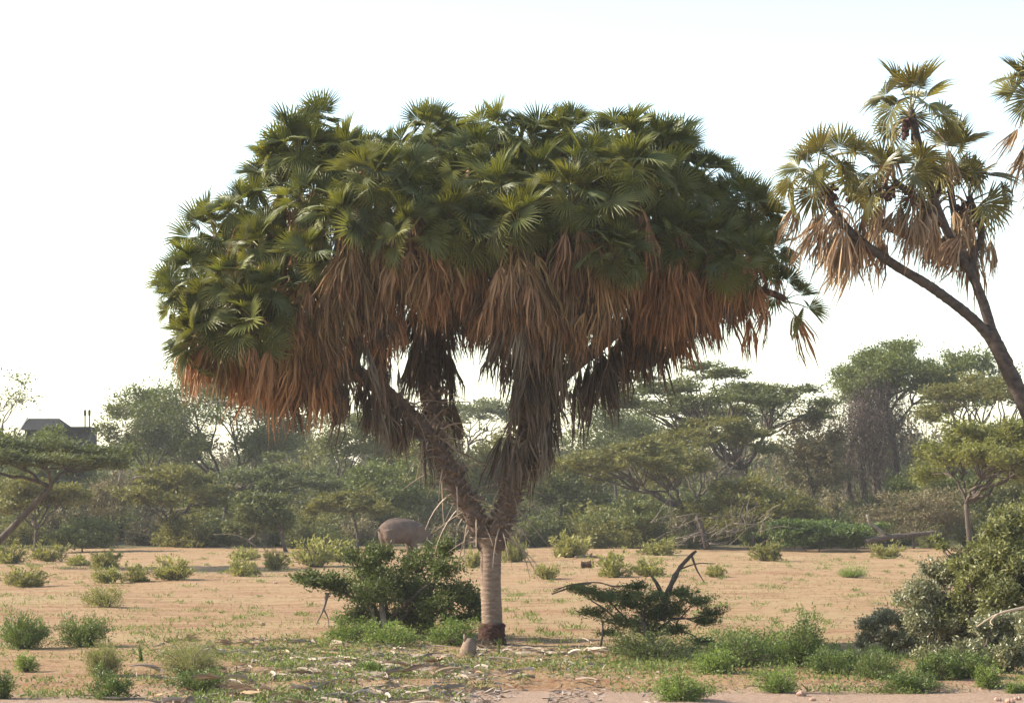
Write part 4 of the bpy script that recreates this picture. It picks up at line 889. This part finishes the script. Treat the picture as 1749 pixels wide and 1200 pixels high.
# ------------------------------------------------------------------ elephant
def elephant():
    m, nt, N, Lk, out = newmat('dusty_elephant_hide')
    tc = N.new('ShaderNodeTexCoord')
    c = mixc(nt, ramp(nt, noise(nt, 2.5, 6, .65, tc.outputs['Object']), .3, .7), (.085, .057, .043), (.14, .098, .075))
    p = N.new('ShaderNodeBsdfPrincipled'); Lk.new(c, p.inputs['Base Color']); p.inputs['Roughness'].default_value = .95; p.inputs['Specular IOR Level'].default_value = .1
    bp = N.new('ShaderNodeBump'); bp.inputs['Strength'].default_value = .5; bp.inputs['Distance'].default_value = .02
    Lk.new(noise(nt, 14, 6, .7, tc.outputs['Object']), bp.inputs['Height']); Lk.new(bp.outputs[0], p.inputs['Normal']); Lk.new(p.outputs[0], out.inputs['Surface'])
    mb = MB()
    def ell(path, rad, n=14, sq=(1, 1)):
        mb.tube(np.array(path, float), rad, n)
    # trunk of the body, tail end at x = 0, facing +X
    ell([(-.12, 0, 1.30), (0, 0, 1.34), (.2, 0, 1.40), (.5, 0, 1.43), (.9, 0, 1.42), (1.3, 0, 1.43), (1.7, 0, 1.48), (2.0, 0, 1.54), (2.2, 0, 1.56)], [.12, .36, .50, .60, .67, .66, .58, .46, .3], 18)
    ell([(.15, 0, 1.80), (.4, 0, 1.95), (.8, 0, 2.05), (1.2, 0, 2.04), (1.7, 0, 1.95)], [.08, .12, .12, .12, .12], 8)
    ell([(.26, 0, 1.84), (.3, 0, 1.95), (.32, 0, 2.0)], [.15, .10, .04], 8)
    for sy in (-1, 1):
        ell([(.28, sy * .27, 1.5), (.30, sy * .32, 1.1), (.36, sy * .32, .75), (.22, sy * .31, .45), (.22, sy * .31, .15), (.24, sy * .31, 0)], [.36, .32, .23, .17, .17, .19], 12)
        ell([(1.75, sy * .25, 1.5), (1.76, sy * .32, 1.1), (1.74, sy * .32, .7), (1.78, sy * .31, .4), (1.77, sy * .31, .15), (1.80, sy * .31, 0)], [.32, .28, .20, .17, .17, .19], 12)
        # ear, laid back along the neck
        a = np.linspace(0, 2 * math.pi, 16, endpoint=False)
        for off in (0,):
            V = [(2.22 - .35 * math.cos(t) - .15, sy * (.42 + .10 * (1 - math.cos(t))), 1.30 + .48 * math.sin(t)) for t in a]
            V2 = [(x, y + sy * .08, z) for x, y, z in V]
            n = len(a)
            mb.add(V + V2 + [(2.1, sy * .46, 1.3), (2.1, sy * .60, 1.3)], [(i, (i + 1) % n, 2 * n) for i in range(n)] + [((i + 1) % n + n, i + n, 2 * n + 1) for i in range(n)], [(i, i + n, (i + 1) % n + n, (i + 1) % n) for i in range(n)])
    # lowered head and trunk
    ell([(2.0, 0, 1.50), (2.3, 0, 1.36), (2.55, 0, 1.20), (2.72, 0, 1.0)], [.40, .42, .36, .24], 14)
    ell([(2.62, 0, 1.1), (2.78, 0, .85), (2.82, 0, .55), (2.78, 0, .25), (2.85, 0, .10), (2.95, 0, .08)], [.22, .17, .13, .10, .08, .06], 10)
    ell([(-.05, 0, 1.62), (-.30, 0, 1.48), (-.44, 0, 1.1), (-.50, 0, .75)], [.07, .045, .035, .03], 7)
    me0 = mb.mesh('raw_body', m)
    tmp = bpy.data.objects.new('raw_body', me0); col.objects.link(tmp)
    r = tmp.modifiers.new('r', 'REMESH'); r.mode = 'VOXEL'; r.voxel_size = .045
    sm = tmp.modifiers.new('s', 'SMOOTH'); sm.factor = .6; sm.iterations = 5
    dg = bpy.context.evaluated_depsgraph_get()
    me = bpy.data.meshes.new_from_object(tmp.evaluated_get(dg)); bpy.data.objects.remove(tmp)
    me.polygons.foreach_set('use_smooth', [True] * len(me.polygons))
    if not me.materials: me.materials.append(m)
    d = 137.0; e = empty('elephant', gpt(652, d))
    e.rotation_euler = (0, 0, R(28)); e.scale = (1.06, 1.06, 1.06)
    tag(e, 'brown-grey elephant standing half hidden behind the dark bush', 'elephant')
    link('body', me, e)
    tm = leafmat('tusk_ivory', (.6, .54, .42), (.7, .64, .52), .4, 0)
    for sy in (-1, 1):
        mb = MB(); mb.tube(bez((2.52, sy * .2, 1.0), (2.8, sy * .26, .72), (3.05, sy * .2, .74), 7), np.linspace(.05, .015, 7), 7)
        link('tusk', mb.mesh('tusk', tm, True), e)
    mb = MB(); g = np.random.default_rng(3); n = 26
    mb.cards(np.tile([-.50, 0, .78], (n, 1)) + g.normal(0, .015, (n, 3)), np.array([0, 0, -1]) + g.normal(0, .12, (n, 3)), unit(n, 0, g), .3, .015, .1)
    link('tail_tuft', mb.mesh('tail_tuft', M['limb']), e)
elephant()

# ------------------------------------------------------------------ dead wood, stones, litter
def wood_thing(name, label, cat, tubes, base, mat, group=None):
    mb = MB(); b = np.array(base, float); g = np.random.default_rng(int(abs(b[0] * 100)) + 7)
    for pts, r0, r1 in tubes:
        mb.tube(smooth(pts, 14) - b, np.linspace(r0, r1, 14) * (1 + .08 * g.normal(size=14)), 8, g.random(), rough=.06)
    o = link(name, mb.mesh(name, mat, True), None, b); tag(o, label, cat, group); return o
def deadwood():
    d = 150.0
    q = lambda *t: [P(x, y, d + (t2[0] if t2 else 0)) for x, y, *t2 in t]
    wood_thing('fallen_log', 'long dark fallen log lying behind the bank of leafy bushes', 'log', [(q((1478, 926), (1510, 918), (1550, 914), (1605, 908)), .22, .14)], gpt(1540, d), WOOD)
    wood_thing('dead_branch', 'pale broken branch propped against the fallen log', 'branch', [(q((1482, 878), (1486, 893), (1500, 903), (1512, 916)), .12, .09)], gpt(1500, d), PALE)
    g = np.random.default_rng(9)
    tub = []
    for k in range(60):
        x = g.uniform(1110, 1300); y = g.uniform(880, 934); a = g.normal(0, .9); L = g.uniform(25, 75); dy = g.uniform(-1.5, 1.5)
        ex, ey = x + L * math.cos(a), min(y - abs(L * math.sin(a)) * .8, 936)
        tub.append((q((x, y, dy), ((x + ex) / 2 + g.normal(0, 5), (y + ey) / 2 + g.normal(0, 4), dy), (ex, ey, dy + g.normal(0, .4))), g.uniform(.015, .05), .008))
    tub.append((q((1207, 938, 0), (1200, 905, 0), (1190, 880, 0)), .17, .12))
    for (tubes, lab) in ((tub, 'tangled heap of dead grey branches around a broken stump'),):
        e = empty('brush_pile', gpt(1205, d)); tag(e, lab, 'brush pile')
        for pts, r0, r1 in tubes:
            mb = MB(); mb.tube(smooth(pts, 8) - np.array(e.location), np.linspace(r0, r1, 8), 6, g.random(), rough=.06)
            link('dead_branch' if r0 < .1 else 'stump', mb.mesh('dead_branch', PALE if (g.random() < .6 and r0 < .1) else M['limb2'], True), e)
    # pale snags in the thicket
    for k, (lab, pts) in enumerate((('bleached forked snag poking out of the thicket near the wide umbrella acacia', [((203, 822), (205, 812), (204, 802)), ((205, 812), (209, 804), (207, 799))]),
                     ('short bleached stick lying across the top of the thicket', [((225, 818), (235, 814), (247, 814))]))):
        wood_thing('snag', lab, 'snag', [([P(x, y, 158) for x, y in t], .07, .05) for t in pts], P(pts[0][0][0], pts[0][0][1], 158), PALE)
    # burnt block
    d2 = gd(968); b = gpt(1003, d2); mb = MB()
    xs = np.linspace(-.31, .31, 14)
    mb.tube(np.stack([xs, 0 * xs, .17 + .01 * np.sin(xs * 9)], 1), .165 + .012 * np.sin(xs * 14) + .008 * rng.normal(size=14), 12, rough=.05)
    mb.tube([(.12, 0, .28), (.16, -.02, .36), (.17, -.03, .40)], [.05, .045, .02], 6)
    e = link('charred_log', mb.mesh('charred_log', M['scorch'], True), None, b); tag(e, 'short black charred log section lying on the open sand', 'log')
    d3 = gd(955); b = gpt(1003, d3)
    wood_thing('fallen_branch', 'thin dark fallen branch on the sand beside a yellow-green shrub', 'branch', [([b + [-.6, 0, .08], b + [0, .1, .14], b + [.7, .1, .09]], .07, .04)], b, M['limb2'])
    # stub beside the palm
    d4 = gd(1118); b = gpt(800, d4)
    mb = MB(); g = np.random.default_rng(4)
    mb.tube([(0, 0, -.1), (0, 0, .1), (.01, 0, .25), (.0, .02, .36)], [.21, .18, .15, .10], 11, .5, rough=.09)
    mb.tube([(-.05, -.03, .3), (-.08, -.03, .42), (-.10, -.02, .47)], [.06, .04, .01], 6, .5)
    e = link('stump', mb.mesh('stump', M['trunk'], True), None, b); tag(e, 'small grey weathered stump at the foot of the palm', 'stump')
    # dead frond caught in the right bush
    wood_thing('dead_frond', 'orange-brown dead branch with forked tip resting on the right-hand bush', 'branch', [([P(1775, 1034, 47.8), P(1735, 1040, 47.6), P(1700, 1050, 47.5), P(1668, 1070, 47.4)], .035, .012), ([P(1705, 1047, 47.5), P(1692, 1060, 47.4), P(1696, 1068, 47.3)], .018, .008)], P(1700, 1050, 47.5), M['stalk'])
    d5 = gd(1012)
    wood_thing('dead_frond', 'long drooping dead brown frond lying across the top of the spreading thorn bush', 'branch', [([P(945, 1010, 58), P(975, 998, 58), (P(1020, 994, 58)), P(1050, 1001, 58), P(1080, 998, 58)], .012, .02), ([P(942, 1014, 58), P(980, 1001, 58), P(1010, 996, 58)], .022, .012), ([P(946, 1006, 58), P(980, 998, 58), P(1010, 995, 58)], .012, .012)], P(1000, 1000, 58), M['limb'])
deadwood()

def stone_mesh(seed):
    g = np.random.default_rng(seed); mb = MB(); z = np.linspace(-1, 1, 7)
    mb.tube(np.stack([z * .5, 0 * z, 0 * z], 1), np.sqrt(np.maximum(1 - z * z, .03)) * .36 * (1 + .1 * g.normal(size=7)), 9, .5, rough=.1)
    return mb.mesh('stone', M['stone'], False)
M['stone'] = barkmat('reddish_stone', (.28, .16, .11), (.45, .30, .22), 4, (1, 1, 1), .6)
SM = [stone_mesh(k) for k in range(4)]
def stone(px, py, w, label, group=None, k=0, sc=1):
    d = gd(py); x = gx(px, d); s = w * d / F
    o = link('stone', SM[k % 4], None, (x, d, float(gz(x, d)) + s * .18)); o.scale = (s, s, s * .8); o.rotation_euler = (random.uniform(-.2, .2), random.uniform(-.1, .1), random.uniform(-.4, .4))
    tag(o, label, 'stone', group)
stone(1369, 1176, 19, 'reddish stone lying on the pale sand by the small round bush', None, 0)
stone(1388, 1184, 13, 'flat brown stone just below the reddish stone', None, 1)
stone(1415, 1183, 8, 'tiny brown pebble beside the flat brown stone', None, 2)
for k, (px, py, w) in enumerate(((1704, 1185, 14), (1725, 1188, 18), (1738, 1184, 14))):
    stone(px, py, w, 'dark clod in a cluster on the pale sand before the right-hand thicket', 'dark clods on the sand', k)
stone(448, 1068, 11, 'dark brown clod alone among the grass tufts', None, 3)
stone(1320, 1003, 9, 'brown clod on the open sand beyond the upright leafy bush', 'clods on the far sand', 1)
stone(1340, 997, 8, 'brown clod on the open sand beyond the upright leafy bush', 'clods on the far sand', 2)
stone(470, 1000, 8, 'brown clod on the open sand near the yellow-green shrubs', 'clods near the shrubs', 0)
stone(655, 1102, 13, 'white bone-like stone among the fallen fronds', None, 2)

def litter():
    # fallen fronds round the palm: withered fans and stalks lying on the ground
    def fan(seed):
        g = np.random.default_rng(seed); mb = MB(); Lp = g.uniform(.35, .7)
        mb.tube(bez((0, 0, .03), (Lp * .5, 0, .07 + .08 * g.random()), (Lp, 0, .05), 6), np.linspace(.028, .014, 6), 4, g.uniform(.6, 1), cap=True)
        n = 16
        for k in range(n):
            a = (k / (n - 1) - .5) * g.uniform(.9, 1.7); L = g.uniform(.45, .85); w = g.uniform(.007, .018)
            hz = g.uniform(.005, .05); y = math.sin(a) * L; x = Lp + math.cos(a) * L; t = g.uniform(.1, 1)
            V = [(Lp, 0, .05), (Lp + (x - Lp) * .5, y * .5 - w, .03), (Lp + (x - Lp) * .5, y * .5, .03 + hz), (Lp + (x - Lp) * .5, y * .5 + w, .03), (x, y, g.uniform(0, .08))]
            mb.add(V, [(0, 1, 2), (0, 2, 3), (1, 4, 2), (2, 4, 3)], None, t)
        return mb.mesh('fallen_leaf', M['fallen'])
    def boot(seed):
        g = np.random.default_rng(seed); mb = MB(); L = g.uniform(.6, 1.1)
        mb.tube(bez((0, 0, .04), (L * .5, g.normal(0, .08), .12), (L, g.normal(0, .12), .03), 7), np.linspace(.032, .008, 7), 5, g.uniform(.2, 1), rough=.12)
        return mb.mesh('fallen_stalk', M['fallen'])
    fans = [fan(k) for k in range(7)]
    brown = []
    for k in (1, 3, 5):
        m2 = fan(40 + k); m2.materials[0] = M['dead_pink']; brown.append(m2)
    fans = fans[:4] + brown; bts = [boot(20 + k) for k in range(5)]
    g = np.random.default_rng(31)
    n = 0
    while n < 200:
        px = g.normal(640, 230); py = g.uniform(1098, 1196)
        if not (250 < px < 1075): continue
        if py > 1165 and px > 820: continue
        d = gd(py); x = gx(px, d)
        if abs(px - 840) < 26 and py < 1116: continue
        st = g.random() < .42
        o = link('fallen_stalk' if st else 'fallen_leaf', (bts if st else fans)[int(g.integers(0, 5 if st else 7))], None, (x, d, float(gz(x, d)) - .01))
        o.rotation_euler = (g.normal(0, .2), g.normal(0, .1), g.uniform(0, 6.28)); s = g.uniform(.4, .95); o.scale = (s, s * g.uniform(.7, 1.2), s * g.uniform(.8, 2.2))
        if st: tag(o, 'dry bare frond stalk lying in the litter around the palm foot', 'frond', 'fallen stalks around the palm')
        else: tag(o, 'withered fan frond lying in the litter around the palm foot', 'frond', 'fallen fans around the palm')
        n += 1
    # crumbs of litter
    mb = MB(); n = 11000
    px = g.normal(640, 240, n); py = g.uniform(1094, 1198, n)
    ok = (px > 230) & (px < 1120) & (wav(px * .05, py * .12, 1, 5) > -.6); px, py = px[ok], py[ok]
    d = F * H / (py - HY); x = (px - CX) * d / F
    pos = np.stack([x, d, gz(x, d) + .012 + .02 * g.random(len(x))], 1); dd = unit(len(x), 0, g); dd[:, 2] *= .18
    mb.cards(pos, dd, unit(len(x), 1.2, g), g.uniform(.06, .3, len(x)), g.uniform(.012, .045, len(x)), g.random(len(x)) ** 1.2)
    tag(link('leaf_litter', mb.mesh('leaf_litter', M['litter'])), 'crumbled dead leaf litter on the ground around the palm', 'litter', kind='stuff')
litter()

def grasses():
    g = np.random.default_rng(41)
    # short dry grass, in drifts
    n = 21000
    d = 46 + 118 * g.random(n) ** 1.2; x = g.uniform(-1, 1, n) * (905 * d / F + 1)
    dens = .42 + .36 * wav(x * .5, d, .35, 2) + .26 * wav(x, d, 1.1, 11)
    ok = (g.random(n) < np.clip(dens, .03, 1)) & (d > 48.5)
    x, d = np.repeat(x[ok], 7), np.repeat(d[ok], 7); m = len(x)
    hgt = np.repeat(g.uniform(.4, 1.2, m // 7), 7); ct = np.repeat(g.random(m // 7), 7)
    x = x + g.normal(0, .05, m); d = d + g.normal(0, .05, m)
    pos = np.stack([x, d, gz(x, d) - .01], 1); dd = unit(m, 1.3, g)
    gr = np.clip(.1 + .4 * wav(x, d, .5, 21) + .4 * ct + .2 * g.random(m), 0, 1)
    mb = MB(); mb.cards(pos, dd, unit(m, 0, g), g.uniform(.06, .15, m) * hgt, g.uniform(.008, .018, m), gr)
    tag(link('dry_grass', mb.mesh('dry_grass', M['grass'])), 'short dry grass in drifts over the sandy clearing', 'grass', kind='stuff')
    # green tufts on the sand
    mb = MB(); n = 560
    dt = 47 + 95 * g.random(n) ** 1.35; xt = g.uniform(-1, 1, n) * 900 * dt / F
    for k in range(n):
        m = int(g.integers(18, 60)); r = g.uniform(.08, .26)
        p = np.stack([xt[k] + g.normal(0, r, m), dt[k] + g.normal(0, r, m), np.zeros(m)], 1); p[:, 2] = gz(p[:, 0], p[:, 1])
        p[:, 2] += g.uniform(0, .08, m)
        mb.cards(p, unit(m, 1.3, g), unit(m, 0, g), g.uniform(.06, .17, m), g.uniform(.015, .035, m), g.random(m))
    # weed cover in front
    n = 88000; px = g.uniform(-20, 1770, n); py = 1072 + 118 * g.random(n)
    d = F * H / (py - HY); x = (px - CX) * d / F
    cov = .15 + .45 * wav(x, d, .8, 6) + .3 * wav(x, d, 2.2, 25) + .35 * np.exp(-((px - 700) / 480) ** 2) + .25 * (px > 1050) * (py < 1165) - .5 * (px < 330) * (py > 1140) - 1.2 * (py > 1172) * (px > 800) - .5 * (py < 1095)
    ok = g.random(n) < np.clip(cov, 0, 1); x, d = x[ok], d[ok]; m = len(x)
    p = np.stack([x, d, gz(x, d) + g.random(m) ** 2 * .13], 1)
    mb.cards(p, unit(m, .8, g), unit(m, .8, g), g.uniform(.04, .11, m), g.uniform(.018, .045, m), np.clip(g.random(m) * .7 + .25 * wav(x, d, 2.5, 13), 0, 1))
    tag(link('ground_weeds', mb.mesh('ground_weeds', M['weed'])), 'low green weeds and tufts covering the ground', 'weeds', kind='stuff')
grasses()

def spiky():
    # young palm shoots: stiff blades
    g = np.random.default_rng(51)
    for k, (px, py, h, lean, lab) in enumerate(((240, 1126, 36, 0, 'stiff spiky tuft of narrow green blades behind the wispy straw-coloured bush'), (372, 1121, 38, -.7, 'young palm shoot bending over beside the wispy straw-coloured bush'), (1452, 1122, 30, 0, 'spiky young palm shoot in the gap beside the upright leafy bush'), (852, 1114, 26, 0, 'spiky green grass tuft against the scorched palm base'))):
        d = gd(py); b = gpt(px, d); hh = h * d / F; mb = MB(); n = 16
        for _ in range(n):
            a = g.uniform(0, 6.28); s = g.uniform(.05, .35); tip = np.array([math.cos(a) * s * hh + lean * hh * g.uniform(.7, 1), math.sin(a) * s * hh, hh * g.uniform(.7, 1.05) * (1 - .25 * abs(lean))])
            c = bez((g.normal(0, .03), g.normal(0, .03), -.02), tip * [.3, .3, .75], tip, 5); w = .016
            sd = np.array([-math.sin(a), math.cos(a), 0]) * w
            V = []
            for i, q in enumerate(c): V += [q - sd * (1 - i / 4.2), q + sd * (1 - i / 4.2)]
            mb.add(V, None, [(2 * i, 2 * i + 1, 2 * i + 3, 2 * i + 2) for i in range(4)], g.random())
        o = link('palm_shoot' if k else 'grass_tuft', mb.mesh('blades', M['bush_green']), None, b); tag(o, lab, 'plant')
spiky()

# ------------------------------------------------------------------ haze
def haze():
    m = bpy.data.materials.new('thin_haze'); m.use_nodes = True; nt = m.node_tree; nt.nodes.clear()
    out = nt.nodes.new('ShaderNodeOutputMaterial'); v = nt.nodes.new('ShaderNodeVolumePrincipled')
    v.inputs['Color'].default_value = (1.0, .98, .94, 1); v.inputs['Density'].default_value = HAZE; v.inputs['Anisotropy'].default_value = .2
    nt.links.new(v.outputs[0], out.inputs['Volume'])
    mb = MB(); mb.box((0, 760, 12), (1500, 1000, 16)); o = link('haze', mb.mesh('haze', m)); tag(o, 'thin pale haze hanging over the plain', 'haze', kind='stuff')
HAZE = .00022
haze()
